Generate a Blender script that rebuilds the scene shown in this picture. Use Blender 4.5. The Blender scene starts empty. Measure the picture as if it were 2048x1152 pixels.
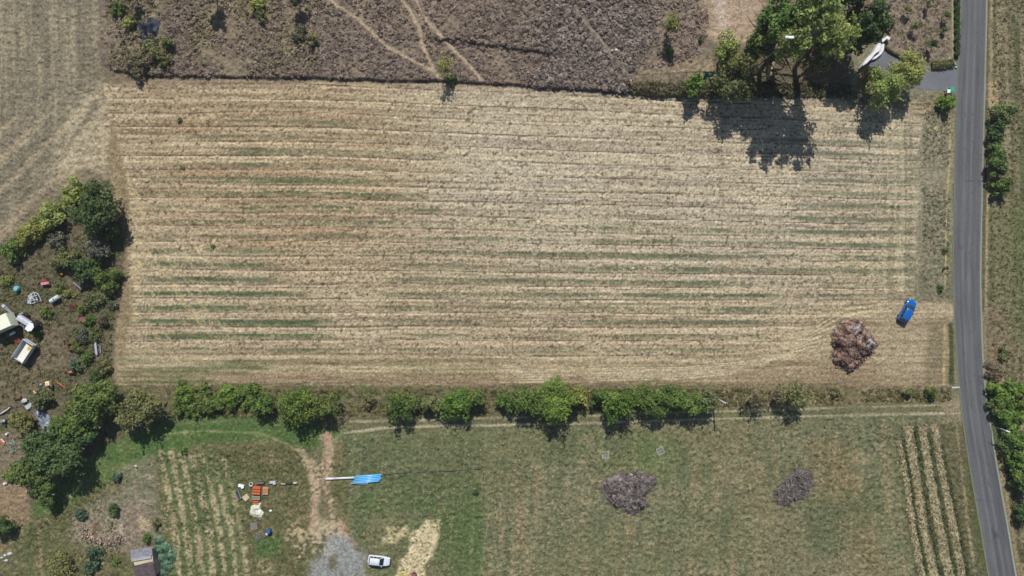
import bpy, math, random
import numpy as np
from mathutils import Vector, Matrix

# ------------------------------------------------------------------ camera, sky, sun, exposure
CAM_H = 126.0          # drone height in metres
S = 11.0               # photo pixels per metre on the ground (photo 2048x1152)
scene = bpy.context.scene
cam_d = bpy.data.cameras.new("camera")
cam = bpy.data.objects.new("camera", cam_d)
scene.collection.objects.link(cam)
cam.location = (0, 0, CAM_H)
cam_d.sensor_width = 36.0
cam_d.lens = 18.0 * CAM_H / (1024.0 / S)
cam_d.clip_end = 4000
scene.camera = cam

SUN_EL = math.radians(49.5)
world = bpy.data.worlds.new("World")
scene.world = world
world.use_nodes = True
wn = world.node_tree
sky = wn.nodes.new("ShaderNodeTexSky")
sky.sky_type = 'NISHITA'
sky.sun_disc = False
sky.sun_elevation = SUN_EL
sky.sun_rotation = math.radians(-2)
sky.dust_density = 0.6
wn.links.new(sky.outputs[0], wn.nodes["Background"].inputs[0])
wn.nodes["Background"].inputs[1].default_value = 0.075
sl = bpy.data.lights.new("sun", 'SUN')
sl.energy = 4.6
sl.angle = math.radians(0.5)
sl.color = (1.0, 0.97, 0.93)
so = bpy.data.objects.new("sun", sl)
scene.collection.objects.link(so)
# sun stands to the top of the photo (+Y); shadows fall to the bottom, a hair to the right
sd = Vector((0.03, -math.cos(SUN_EL), -math.sin(SUN_EL)))
so.rotation_euler = sd.to_track_quat('-Z', 'Y').to_euler()
so.location = (0, 60, 80)
scene.view_settings.view_transform = 'Standard'
scene.view_settings.look = 'None'
scene.view_settings.exposure = 0.12
scene.view_settings.gamma = 1.0

rng = np.random.default_rng(7)
random.seed(7)
COL = scene.collection

# ------------------------------------------------------------------ helpers
def lin(c, k=0.85):
    c = np.array(c, dtype=np.float64) / 255.0
    return np.where(c <= 0.04045, c / 12.92, ((c + 0.055) / 1.055) ** 2.4) * k

def P(px, py, h=0.0):
    """photo pixel -> true world x, y of a point standing h metres above the ground"""
    f = (CAM_H - h) / CAM_H
    return (px - 1024.0) / S * f, (576.0 - py) / S * f

def tag(o, label=None, cat=None, group=None, kind=None):
    if label: o['label'] = label
    if cat: o['category'] = cat
    if group: o['group'] = group
    if kind: o['kind'] = kind
    return o

def smooth(e0, e1, x):
    t = np.clip((x - e0) / (e1 - e0), 0, 1)
    return t * t * (3 - 2 * t)

_lat = {}
def vnoise(X, Y, sx, sy=None, seed=0):
    if sy is None: sy = sx
    if seed not in _lat:
        _lat[seed] = np.random.default_rng(1000 + seed).random((256, 256)).astype(np.float32)
    L = _lat[seed]
    x = X / sx + 1000.37 + seed * 3.1; y = Y / sy + 1000.71 + seed * 1.7
    xi = np.floor(x).astype(np.int64); yi = np.floor(y).astype(np.int64)
    fx = (x - xi).astype(np.float32); fy = (y - yi).astype(np.float32)
    fx = fx * fx * (3 - 2 * fx); fy = fy * fy * (3 - 2 * fy)
    x0 = xi & 255; x1 = (xi + 1) & 255; y0 = yi & 255; y1 = (yi + 1) & 255
    a = L[y0, x0] * (1 - fx) + L[y0, x1] * fx
    b = L[y1, x0] * (1 - fx) + L[y1, x1] * fx
    return (a * (1 - fy) + b * fy) * 2 - 1

def fbm(X, Y, sx, sy=None, seed=0, octv=3):
    if sy is None: sy = sx
    r = 0; a = 1.0; t = 0
    for i in range(octv):
        r = r + a * vnoise(X, Y, sx / 2 ** i, sy / 2 ** i, seed + i * 17)
        t += a; a *= 0.6
    return r / t

# ------------------------------------------------------------------ the terrain grid
def axis(lo, hi, step, far):
    core = np.arange(lo, hi + 1e-6, step)
    out = []; d = step; p = hi
    while p < far:
        d *= 1.35; p += d; out.append(p)
    outl = []; d = step; p = lo
    while p > -far:
        d *= 1.35; p -= d; outl.append(p)
    return np.array(outl[::-1] + list(core) + out)

GS = 0.19
xs = axis(-104, 104, GS, 1100); ys = axis(-62, 62, GS, 1100)
nx, ny = len(xs), len(ys)
WX, WY = np.meshgrid(xs, ys)
WX = WX.astype(np.float32); WY = WY.astype(np.float32)
U = 1024 + WX * S; V = 576 - WY * S            # photo-pixel coordinates of every grid point
us = 1024 + xs * S; vs = 576 - ys * S

N_BIG = fbm(U, V, 260, 200, 1, 3)
N_MID = fbm(U, V, 60, 50, 5, 3)
N_SM = fbm(U, V, 16, 14, 9, 3)
N_FI = vnoise(U, V, 4.6, 4.2, 13)
N_F2 = vnoise(U, V, 7.5, 6.5, 14)
N_WOB = fbm(U, V, 34, 34, 21, 3)
N_WOB2 = fbm(U, V, 120, 120, 25, 2)

C = np.zeros((ny, nx, 3), np.float32)
A = np.full((ny, nx), 0.05, np.float32)         # relief amplitude
Hh = np.zeros((ny, nx), np.float32)             # large-scale height

def sdf(pts, uu, vv):
    """signed distance to a polygon, positive inside"""
    n = len(pts); d = np.full(uu.shape, 1e9, np.float32); ins = np.zeros(uu.shape, bool)
    for i in range(n):
        ax, ay = pts[i]; bx, by = pts[(i + 1) % n]
        ex, ey = bx - ax, by - ay
        wx = uu - ax; wy = vv - ay
        t = np.clip((wx * ex + wy * ey) / (ex * ex + ey * ey + 1e-9), 0, 1)
        d = np.minimum(d, (wx - ex * t) ** 2 + (wy - ey * t) ** 2)
        c = (ay > vv) != (by > vv)
        if ey != 0:
            ins ^= c & (uu < ex * (vv - ay) / ey + ax)
    d = np.sqrt(d)
    return np.where(ins, d, -d)

def linedist(pts, uu, vv):
    d = np.full(uu.shape, 1e9, np.float32)
    for i in range(len(pts) - 1):
        ax, ay = pts[i]; bx, by = pts[i + 1]
        ex, ey = bx - ax, by - ay
        wx = uu - ax; wy = vv - ay
        t = np.clip((wx * ex + wy * ey) / (ex * ex + ey * ey + 1e-9), 0, 1)
        d = np.minimum(d, (wx - ex * t) ** 2 + (wy - ey * t) ** 2)
    return np.sqrt(d)

def window(pts, m):
    p = np.array(pts)
    i0 = np.searchsorted(us, p[:, 0].min() - m); i1 = np.searchsorted(us, p[:, 0].max() + m)
    vv = vs[::-1]
    j0 = ny - np.searchsorted(vv, p[:, 1].max() + m); j1 = ny - np.searchsorted(vv, p[:, 1].min() - m)
    return slice(j0, j1), slice(i0, i1)

def area(pts, soft=6, wob=8):
    w = window(pts, soft + wob * 2 + 5)
    s = sdf(pts, U[w], V[w]) + N_WOB[w] * wob
    return w, smooth(-soft, soft, s)

def mixc(w, m, col, alpha=1.0):
    m = (m * alpha)[..., None]
    C[w] = C[w] * (1 - m) + np.asarray(col, np.float32) * m

def paint(pts, col, alpha=1.0, soft=6, wob=8, amp=None, mod=None):
    w, m = area(pts, soft, wob)
    if mod is not None: m = m * mod[w]
    mixc(w, m, lin(col), alpha)
    if amp is not None: A[w] = A[w] * (1 - m) + amp * m
    return w, m

def stroke(pts, width, col, alpha=1.0, soft=2, wob=2, amp=None, dh=0.0, mod=None):
    w = window(pts, width + soft + wob * 2 + 4)
    d = linedist(pts, U[w], V[w]) + N_WOB[w] * wob
    m = 1 - smooth(width / 2 - soft / 2, width / 2 + soft / 2, d)
    if mod is not None: m = m * mod[w]
    if col is not None: mixc(w, m, lin(col), alpha)
    if amp is not None: A[w] = A[w] * (1 - m) + amp * m
    if dh: Hh[w] += m * dh
    return w, m

def th(n, a, b): return smooth(a, b, n)

FARV = 6000
# --- base: dry olive grass everywhere
C[:] = lin((112, 108, 84))
# left fallow field, greyish tan with near-vertical rows
LEFT = [(-FARV, -FARV), (205, -FARV), (200, 60), (196, 130), (215, 165), (232, 240), (245, 330), (190, 350), (120, 372), (0, 500), (-FARV, 500)]
paint(LEFT, (128, 119, 99), soft=10, wob=14, amp=0.14)
paint(LEFT, (84, 76, 62), .45, mod=th(N_FI + .4 * N_F2, .35, .8))
paint(LEFT, (168, 158, 134), .45, mod=th(-N_FI - .4 * N_F2, .4, .85))
FRK = vnoise(U, V, 4.0, 3.6, 149)
rowv = vnoise(U + 8 * N_MID, V, 9, 160, 31) * 0.6 + vnoise(U, V, 4, 40, 32) * 0.4
paint(LEFT, (160, 148, 120), 0.55, mod=th(rowv, 0.05, 0.5))
paint(LEFT, (100, 92, 78), 0.5, mod=th(-rowv, 0.1, 0.5))
diag = (U * 0.70 + V * 0.71)
dn = vnoise(diag, U * 0.71 - V * 0.70, 14, 220, 33)
DL = [(-FARV, 250), (60, 235), (200, 150), (230, 240), (245, 330), (190, 350), (120, 372), (-10, 500), (-FARV, 520)]
paint(DL, (102, 99, 80), 0.42, soft=30, mod=th(dn + N_MID * .4, -0.1, 0.5))
paint(DL, (158, 144, 116), 0.6, soft=25, mod=th(-dn, 0.1, 0.55))
paint([(120, 250), (200, 180), (225, 250), (238, 345), (160, 350), (90, 350)], (174, 160, 132), 0.85, soft=34, wob=30, mod=th(N_SM, -0.8, 0.2))
stroke([(0, 420), (60, 362), (130, 300), (190, 205)], 12, (122, 112, 92), 0.5, soft=8)
stroke([(-10, 470), (60, 400), (130, 345), (200, 320)], 14, (164, 148, 120), 0.5, soft=10)
stroke([(0, 500), (70, 410), (110, 372), (170, 345), (230, 370), (262, 450)], 16, (120, 106, 88), 0.7, soft=12)

# --- main field
FIELD = [(205, 168), (330, 160), (520, 160), (880, 168), (1000, 174), (1240, 190), (1420, 197), (1660, 198), (1850, 205),
         (1838, 320), (1832, 520), (1825, 600), (1905, 610), (1900, 775), (1700, 768), (1440, 768), (900, 770), (520, 768), (235, 772),
         (236, 640), (250, 520), (252, 440), (240, 330), (222, 250)]
SH = 0.045 * np.clip(U - 600, 0, 1300) * np.clip((640 - V) / 430, 0, 1)
R = V - SH + N_WOB2 * 1.2                      # row coordinate
R = R.astype(np.float32)
paint(FIELD, (168, 151, 123), soft=5, wob=5, amp=0.075)
paint([(300, 170), (700, 165), (860, 260), (860, 420), (700, 520), (560, 560), (320, 420), (260, 260)], (156, 130, 98), 0.75, soft=110, wob=60)
paint([(900, 190), (1840, 210), (1840, 420), (1560, 560), (1100, 520), (860, 420)], (180, 169, 148), 0.9, soft=170, wob=60)
fin = th(N_BIG, -9, -8)
FW, FM = area(FIELD, 5, 5)
FMf = np.zeros_like(U); FMf[FW] = FM
def fpaint(m, col, alpha): mixc(FW, (FMf * m)[FW], lin(col), alpha)
h1 = vnoise(U, R, 520, 4.2, 41); h2 = vnoise(U, R, 200, 3.4, 42); h3 = vnoise(U, R, 90, 7.5, 43)
fpaint(th(h1, 0.1, 0.7), (184, 170, 138), 0.5)
fpaint(th(-h1, 0.15, 0.7), (138, 122, 100), 0.4)
fpaint(th(h2, 0.1, 0.75), (192, 177, 145), 0.5)
fpaint(th(-h2, 0.2, 0.75), (118, 102, 84), 0.5)
fpaint(th(h3, 0.3, 0.8), (186, 168, 132), 0.3)
# drill lines about 2.7 m apart with a pale crest beside each
per = 28.6
ph = (R - 10) / per
k = np.floor(ph); fr = (ph - k) * per
brk = vnoise(U, k * 37.0, 90, 1, 44) ; brk2 = vnoise(U, k * 53.0, 260, 1, 45)
wl = 1.5 + .8 * vnoise(U, k * 11, 30, 1, 46)
fdl = 1 - smooth(0, 1, np.abs(fr - 14 - 2.5 * brk2) / wl)
fpaint(fdl * th(brk, -0.8, 0.0), (80, 66, 52), 0.9)
Hh -= 0.10 * FMf * fdl * th(brk, -0.6, 0.3)
fcr = 1 - smooth(0, 1, np.abs(fr - 17.5 - 2.5 * brk2) / 2.2)
fpaint(fcr * th(brk2, -0.6, 0.4), (206, 192, 158), 0.7)
# brown soil freckles
cl = vnoise(U, V, 3.6, 3.0, 48)
fpaint(th(cl, 0.38, 0.7), (80, 62, 46), 0.7)
fpaint(th(-cl, 0.5, 0.85), (204, 190, 160), 0.45)
# green weed bands
band = 1 - smooth(0, 1, np.abs(fr - 3.5 - 3 * brk2) / 11.5)
def weeds(poly, s, thr=0.0, colr=(88, 98, 70), soft=35, wob=30):
    w, m = area(poly, soft, wob)
    g = th(.8 * vnoise(U, k * 29., 90, 1, 51)[w] + 0.5 * N_SM[w] + 0.9 * N_FI[w] + .3 * N_F2[w], thr - .55, thr + 0.35)
    mixc(w, m * band[w] * g * FMf[w], lin(colr), s * .95)
weeds([(300, 340), (560, 330), (900, 400), (900, 460), (500, 470), (300, 440)], 0.75, 0.05)
weeds([(300, 500), (560, 490), (560, 560), (700, 700), (300, 715), (265, 620)], 0.95, -0.35, (74, 92, 62))
weeds([(560, 440), (1180, 440), (1180, 520), (900, 520), (560, 500)], 0.8, 0.0)
weeds([(800, 520), (1300, 500), (1560, 560), (1520, 720), (760, 700)], 0.8, -0.1)
weeds([(1200, 430), (1600, 440), (1830, 380), (1830, 590), (1500, 640), (1200, 560)], 0.8, -0.15)
weeds([(1560, 250), (1840, 235), (1840, 560), (1600, 480)], 0.85, -0.3, (104, 108, 84))
weeds([(1560, 690), (1720, 690), (1730, 760), (1540, 760)], 0.7, -0.2)
weeds([(420, 290), (700, 300), (860, 380), (860, 440), (480, 440)], .8, -.3)
weeds([(380, 180), (700, 190), (700, 300), (380, 300)], .5, 0)
weeds([(250, 180), (900, 190), (900, 340), (260, 330)], 0.5, 0.25)
weeds([(280, 600), (640, 600), (640, 720), (280, 730)], 0.7, -0.2, (84, 98, 66))
# left headland: pale bare strip, diagonal turning marks
stroke([(240, 330), (262, 380), (290, 430), (290, 480), (272, 560), (262, 640)], 18, (186, 166, 124), 0.5, soft=14, wob=4, mod=th(N_SM, -.6, .3))
dg = vnoise(U * 0.83 + V * 0.55, V * .83 - U * .55, 160, 5, 52)
dg2 = vnoise(U * 0.75 - V * 0.66, V * .75 + U * .66, 5, 90, 53)
w, m = area([(250, 340), (300, 340), (440, 500), (440, 720), (260, 740)], 30, 20)
mixc(w, m * th(dg2[w], 0.2, 0.7), lin((190, 170, 128)), 0.4)
for q in range(9):
    o_ = q * 15
    stroke([(238 + o_ * .9, 322 + o_ * .2), (275 + o_, 380 + o_ * .3), (325 + o_ * 1.1, 450), (372 + o_ * 1.2, 540), (410 + o_ * 1.2, 610)], 3.0, (190, 174, 140) if q % 2 else (126, 112, 90), .42, soft=2.5, wob=2, mod=th(N_MID + .5 * N_SM, -.3, .35))
    stroke([(236 - q, 300 + q * 14), (268, 372 + q * 8), (286 + q * 2, 470), (284 + q * 3, 600), (268 + q * 4, 720)], 2.8, (190, 174, 142) if q % 2 else (126, 112, 90), .5, soft=2.5, wob=2, mod=th(N_SM + .5 * N_MID, -.3, .4))
# borders: the left edge track between yard and field
LEDGE = [(222, 250), (250, 330), (262, 430), (258, 520), (262, 640), (236, 770), (205, 770), (222, 640), (240, 520), (238, 440), (215, 330)]
paint(LEDGE, (136, 120, 92), 0.9, soft=7, wob=6, amp=0.05)
paint(LEDGE, (162, 146, 112), 0.5, soft=7, mod=th(N_SM, 0, .4))
# right: vertical headland rows
vr = vnoise(U, V, 5, 140, 55)
w, m = area([(1760, 230), (1842, 230), (1836, 590), (1740, 590)], 26, 12)
mixc(w, m * th(vr[w], 0.1, 0.6), lin((172, 164, 132)), 0.5)
mixc(w, m * th(-vr[w], 0.2, 0.6), lin((120, 118, 92)), 0.5)
# bottom headland: brown and pale streaks
BOT = [(235, 700), (700, 705), (1100, 712), (1400, 730), (1600, 660), (1720, 610), (1905, 600), (1905, 775), (1600, 775), (1300, 772), (235, 776)]
w, m = area(BOT, 14, 12)
s1 = vnoise(U, V, 300, 7, 56); s2 = vnoise(U, V, 120, 4, 57)
mixc(w, m * 0.5, lin((152, 136, 108)), 1)
mixc(w, m * th(s1[w], 0.1, 0.5), lin((184, 168, 134)), 0.5)
mixc(w, m * th(-s1[w], 0.15, 0.6), lin((122, 102, 78)), 0.6)
mixc(w, m * th(s2[w], 0.2, 0.7), lin((124, 122, 84)), 0.5)
A[w] = A[w] * (1 - m) + 0.07 * m
paint([(250, 745), (900, 748), (1500, 745), (1900, 740), (1900, 778), (250, 778)], (124, 104, 82), 0.65, soft=8, wob=10, mod=th(s1, -0.5, 0.3))
paint([(240, 715), (560, 718), (520, 775), (240, 780)], (104, 108, 74), 0.7, soft=12, wob=10, mod=th(s2, -0.3, 0.4))
stroke([(1905, 622), (1760, 614), (1680, 622), (1640, 655), (1590, 700), (1500, 728), (1400, 738), (1000, 742)], 24, (188, 172, 136), 0.55, soft=14, wob=3, mod=th(vnoise(U * .8 + V * .6, V * .8 - U * .6, 60, 4, 58), -.5, .3))
for q in range(12):
    o_ = q * 7
    stroke([(1905, 606 + o_ * .3), (1780, 604 + o_ * .5), (1690, 612 + o_ * .9), (1636 - o_ * .3, 650 + o_ * .6), (1590 - o_ * .5, 700 + o_ * .2), (1490, 722 + o_ * .3), (1360, 734 + o_ * .3), (1000, 738 + o_ * .35)], 3.2, (202, 188, 156) if q % 2 else (118, 104, 82), .8, soft=2.5, wob=2, mod=th(N_MID + .5 * N_SM, -.5, .3))
paint([(1765, 600), (1905, 600), (1905, 768), (1765, 768)], (156, 142, 116), 0.55, soft=26, wob=24)
paint([(1850, 640), (1898, 640), (1898, 768), (1850, 768)], (116, 106, 80), 0.7, soft=14, wob=12)
paint([(1842, 200), (1906, 200), (1902, 600), (1836, 600)], (132, 124, 102), 0.75, soft=26, wob=26, amp=0.11)
paint([(1842, 200), (1906, 200), (1902, 600), (1836, 600)], (100, 106, 78), 0.5, soft=8, wob=8, mod=th(N_SM, 0.0, 0.4))
stroke([(1866, 257), (1901, 256)], 3, (166, 152, 108), 0.9)
stroke([(1880, 236), (1901, 235), (1899, 330), (1894, 400), (1892, 460), (1890, 575)], 3.5, (170, 156, 108), 0.9, soft=2, wob=1)
stroke([(1889, 650), (1888, 768)], 4, (166, 148, 102), 0.9, soft=2, wob=1)
stroke([(1902, 650), (1904, 768)], 9, (66, 72, 44), 0.9, soft=5, wob=3, dh=-0.25)

# --- scrubland on top
SCR = [(205, -FARV), (1420, -FARV), (1425, 60), (1400, 130), (1425, 150), (1420, 196), (1240, 188), (1000, 172), (880, 166), (520, 158), (300, 156), (205, 140), (198, 80)]
paint(SCR, (116, 104, 94), soft=5, wob=5, amp=0.16)
paint(SCR, (88, 74, 68), 0.5, mod=th(N_SM, 0.0, 0.4))
paint(SCR, (140, 124, 106), 0.5, mod=th(-N_SM, 0.15, 0.5))
paint([(620, -500), (900, -500), (880, 60), (760, 90), (620, 60)], (128, 112, 94), 0.5, soft=30, wob=30)
paint([(205, -500), (560, -500), (640, 60), (600, 130), (300, 150), (205, 140)], (112, 100, 80), 0.7, soft=30, wob=30)
paint([(420, -500), (600, -500), (580, 60), (500, 90), (420, 50)], (128, 114, 82), 0.5, soft=25, wob=30, mod=th(N_SM, -.3, .3))
paint([(1080, -500), (1290, -500), (1290, 80), (1240, 180), (1100, 172), (1080, 100)], (108, 100, 94), 0.35, soft=50, wob=40)
paint([(200, 145), (330, 156), (620, 158), (620, 172), (330, 172), (215, 172)], (128, 112, 92), 0.7, soft=5, wob=4)
paint(SCR, (140, 128, 104), .5, soft=10, mod=th(fbm(U, V, 46, 36, 78, 2) * -1, .05, .4))
paint(SCR, (132, 112, 96), .35, soft=10, mod=th(N_BIG, .0, .5))
# grey earth right of it
paint([(1270, 100), (1330, -500), (1425, -500), (1425, 140), (1280, 150)], (126, 112, 96), 0.75, soft=22, wob=20, amp=0.10)
paint([(1405, -900), (1530, -900), (1530, 10), (1500, 90), (1450, 95), (1405, 80)], (162, 142, 120), 1, soft=9, wob=9, amp=0.06)
paint([(1405, -900), (1530, -900), (1530, 10), (1500, 90), (1450, 95), (1405, 80)], (128, 106, 86), .6, soft=9, wob=9, mod=th(N_SM, 0.05, 0.5))
paint([(1425, -900), (1455, -900), (1450, 20), (1470, 90), (1445, 90), (1430, 20)], (186, 170, 150), 0.8, soft=8, wob=6)
paint([(1265, 150), (1290, 132), (1400, 118), (1440, 130), (1430, 160), (1270, 165)], (146, 130, 104), 0.7, soft=8, wob=10)
stroke([(1410, 75), (1416, 66), (1500, 82)], 5, (176, 158, 132), .6, soft=4)
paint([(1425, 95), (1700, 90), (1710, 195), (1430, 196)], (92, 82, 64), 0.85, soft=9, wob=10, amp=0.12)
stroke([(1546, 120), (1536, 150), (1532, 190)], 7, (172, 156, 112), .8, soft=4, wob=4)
# garden plot top right
GAR = [(1700, -900), (1912, -900), (1912, 120), (1812, 122), (1770, 78), (1700, 60)]
paint(GAR, (128, 114, 98), soft=5, wob=5, amp=0.10)
paint(GAR, (150, 136, 116), 0.5, mod=th(N_SM, 0.1, 0.5))
paint(GAR, (98, 94, 74), 0.5, mod=th(-N_SM, 0.1, 0.5))
stroke([(1911, -900), (1911, 118)], 9, (62, 82, 50), 0.95, soft=3, wob=1)
stroke([(1905, -900), (1906, 112)], 3.5, (156, 152, 112), 0.9, soft=2, wob=1)
paint([(1720, 185), (1790, 198), (1910, 178), (1912, 232), (1850, 235), (1700, 205)], (118, 110, 86), 0.9, soft=6, wob=6, amp=0.12)
paint([(1800, 200), (1860, 205), (1855, 240), (1810, 238)], (158, 144, 116), 0.6, soft=8, wob=8)
paint([(1712, 150), (1740, 130), (1760, 165), (1745, 200), (1715, 190)], (140, 124, 92), 0.9, soft=6, wob=6)
# scree-like footpaths through the scrub
def trail(pts, w_=6, c_=(168, 150, 124), a_=0.9):
    stroke(pts, w_, c_, a_, soft=3, wob=1.2, amp=0.03, dh=-0.06)
trail([(650, -10), (675, 14), (712, 35), (735, 55), (772, 92), (800, 108), (835, 126), (868, 145)], 6)
trail([(795, -10), (820, 20), (840, 60), (845, 90), (858, 120), (872, 148), (884, 164)], 7)
trail([(828, -10), (845, 32), (860, 48), (880, 72), (912, 105), (940, 132), (955, 150), (968, 168)], 6)
trail([(722, 22), (724, 42), (732, 55)], 4, a_=.7)
trail([(832, 28), (848, 34)], 5)
trail([(630, 50), (655, 95), (690, 130), (710, 162)], 4, (146, 130, 108), .6)
trail([(1150, 15), (1165, 40), (1190, 70), (1215, 100), (1240, 140), (1258, 152)], 6, (138, 130, 116), .75)
trail([(1320, 60), (1290, 75), (1300, 120)], 3, (146, 130, 112), .5)
trail([(990, 10), (1000, 22), (1010, 30)], 5, (156, 140, 118), .5)

# --- right of the road
RT = [(1972, -FARV), (FARV, -FARV), (FARV, FARV), (2400, FARV), (2030, 1152), (1985, 960), (1968, 800), (1964, 576), (1970, 300)]
paint(RT, (116, 108, 84), soft=4, wob=3, amp=0.10)
rr = vnoise(U, V, 6, 200, 61)
paint(RT, (140, 130, 102), .6, mod=th(rr + .4 * N_SM, 0.1, 0.5))
paint(RT, (82, 92, 56), .7, mod=th(-rr + .5 * N_SM, 0.05, 0.6))
paint([(1985, 420), (2048, 380), (2300, 400), (2300, 700), (2000, 700), (1980, 560)], (102, 108, 70), .55, soft=30, wob=20)
paint([(1968, 600), (2010, 620), (2048, 720), (1990, 740), (1966, 700)], (128, 110, 90), .6, soft=14, wob=14)
paint([(1975, 170), (1995, 160), (2000, 215), (1985, 225), (1976, 210)], (172, 150, 116), .8, soft=5, wob=6)
stroke([(1976, -20), (1975, 120), (1973, 280), (1968, 480), (1966, 620)], 7, (86, 84, 62), .75, soft=4, wob=2, dh=-.15)
stroke([(1984, -20), (1983, 140), (1979, 280), (1974, 450), (1972, 620)], 3, (166, 150, 112), .7, soft=2, wob=2)
stroke([(1976, 770), (1984, 850), (1990, 890)], 12, (72, 92, 52), .9, soft=6, wob=3)
stroke([(1994, 890), (2006, 950), (2022, 1040), (2040, 1160)], 7, (142, 126, 92), .8, soft=5, wob=3)
stroke([(2012, 930), (2030, 1020), (2046, 1120)], 12, (72, 68, 48), .8, soft=8, wob=4, mod=th(N_SM, -.5, .2))

paint([(1968, -400), (2200, -400), (2200, 1400), (1990, 1400)], (74, 68, 50), .5, mod=th(FRK, .4, .8))
# --- hedgerow belt and the two-rut track
BELT = [(230, 772), (1905, 772), (1912, 815), (1600, 825), (700, 852), (660, 860), (500, 850), (340, 850), (225, 830)]
paint(BELT, (108, 100, 74), soft=6, wob=5, amp=0.14)
paint(BELT, (78, 92, 54), .6, mod=th(N_SM + .4 * N_BIG, 0., .4))
paint([(1440, 772), (1905, 770), (1908, 806), (1600, 815), (1440, 822)], (142, 124, 98), .7, soft=6, wob=6, mod=th(N_SM, -.6, .3))
# --- south meadow
MEAD = [(690, 862), (1915, 826), (1925, 900), (1960, 1060), (1990, 1180), (2300, FARV), (700, FARV), (700, 1152), (690, 1000), (660, 900)]
paint(MEAD, (114, 114, 86), soft=6, wob=5, amp=0.13)
paint(MEAD, (96, 106, 70), .55, soft=6, mod=1 - smooth(940, 1010, U + 20 * N_MID))
mv = vnoise(U, V, 12, 110, 71)
paint(MEAD, (138, 122, 94), .6, soft=20, mod=th(N_BIG * .8 + mv * .6 + N_MID * .4, 0.05, 0.5))
paint(MEAD, (84, 92, 66), .6, soft=20, mod=th(-N_BIG * .8 - mv * .3 + N_MID * .6, 0.1, 0.6))
paint([(700, 1000), (800, 948), (964, 942), (972, 1160), (880, 1180), (870, 1020), (760, 1030)], (80, 100, 56), .8, soft=7, wob=7)
paint([(690, 870), (960, 860), (1500, 850), (1500, 900), (960, 935), (700, 990)], (90, 100, 66), .5, soft=20, wob=20)
paint([(700, 880), (960, 870), (960, 985), (800, 1010), (700, 980)], (98, 102, 74), .4, soft=30, wob=30)
for pl in ([(1010, 930), (1060, 930), (1070, 1160), (1000, 1160)], [(1090, 930), (1120, 930), (1110, 1080), (1090, 1080)], [(1160, 900), (1180, 900), (1190, 1040), (1150, 1040)],
           [(1350, 900), (1500, 900), (1500, 1160), (1370, 1160)], [(1640, 900), (1780, 900), (1800, 1160), (1640, 1160)], [(1130, 1060), (1330, 1060), (1330, 1160), (1130, 1160)]):
    paint(pl, (158, 140, 108), .7, soft=34, wob=60, mod=th(N_SM * .9 + mv * .5 + N_FI * .6, -0.1, .6))
paint([(1270, 880), (1360, 880), (1340, 960), (1200, 940)], (92, 108, 60), .6, soft=22, wob=14)
paint([(1620, 890), (1700, 880), (1780, 1160), (1700, 1160)], (120, 102, 70), .5, soft=22, wob=14)
stroke([(966, 960), (985, 1060), (1000, 1160)], 3, (134, 132, 92), .6, soft=3, wob=2)
stroke([(975, 940), (1000, 1060)], 3, (120, 120, 84), .5, soft=3, wob=2)
stroke([(1520, 1030), (1560, 1060), (1620, 1058), (1660, 1030)], 6, (138, 130, 100), .5, soft=5, wob=2)
stroke([(1230, 1060), (1250, 1090), (1300, 1100), (1340, 1080)], 6, (126, 108, 84), .5, soft=6, wob=2)
for x0, x1 in ((1765, 1800), (1780, 1812)):
    stroke([(x0, 900), (x1, 1160)], 4, (156, 132, 98), .6, soft=4, wob=3, mod=th(N_SM, -.4, .3))
paint([(1550, 1000), (1700, 1000), (1690, 1150), (1530, 1150)], (92, 96, 72), .6, soft=30, wob=20)
paint(MEAD, (66, 68, 46), .45, mod=th(FRK, .4, .75))
paint(MEAD, (160, 152, 120), .3, mod=th(-FRK, .5, .85))
mvv = vnoise(U + .08 * V, V, 4.5, 170, 171) + .5 * N_SM
paint(MEAD, (78, 86, 58), .22, mod=th(mvv, .2, .7))
paint(MEAD, (150, 142, 108), .25, mod=th(-mvv + .5 * N_BIG, .25, .75))
paint(MEAD, (92, 100, 68), .5, soft=30, wob=30, mod=th(N_BIG + .4 * N_MID, -.1, .35))
paint(MEAD, (140, 126, 98), .4, soft=30, wob=30, mod=th(-N_WOB2, .0, .4) * smooth(940, 1020, U))
# straw / crop strip on the lower right
ST = [(1790, 850), (1925, 850), (1945, 960), (1975, 1160), (1995, 1400), (1880, 1400), (1830, 1160), (1800, 960)]
paint(ST, (96, 92, 66), .9, soft=7, wob=4, amp=0.14)
stroke([(1930, 850), (1942, 950), (1958, 1060), (1975, 1160)], 14, (84, 88, 56), .9, soft=8, wob=4)
stroke([(1913, 850), (1925, 950), (1938, 1060), (1952, 1160)], 4, (150, 140, 104), .7, soft=3, wob=2)

# --- lower left: yard, green lane, clearing, vegetable rows
YARD = [(-FARV, 490), (20, 490), (110, 400), (200, 370), (245, 440), (250, 520), (232, 640), (225, 760), (330, 850), (300, 900), (200, 905), (150, 960), (60, 1030), (-FARV, 1060)]
paint(YARD, (102, 94, 74), soft=7, wob=8, amp=0.12)
paint(YARD, (78, 86, 52), .7, mod=th(N_SM + .5 * N_MID, 0.0, .4))
paint([(60, 640), (140, 640), (140, 740), (60, 750)], (116, 104, 84), .7, soft=16, wob=14)
paint([(0, 740), (90, 730), (140, 750), (20, 812), (-40, 830), (-200, 800)], (112, 102, 78), .7, soft=14, wob=12)
paint([(-200, 860), (60, 870), (60, 1010), (-200, 1040)], (126, 112, 94), .8, soft=16, wob=14)
paint([(66, 820), (84, 812), (104, 850), (98, 872), (80, 846)], (140, 144, 156), .9, soft=3, wob=3, amp=.02)
SOUTHL = [(-FARV, 1040), (60, 1030), (150, 960), (200, 905), (310, 880), (340, 850), (650, 850), (690, 870), (700, 1000), (700, FARV), (-FARV, FARV)]
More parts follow.
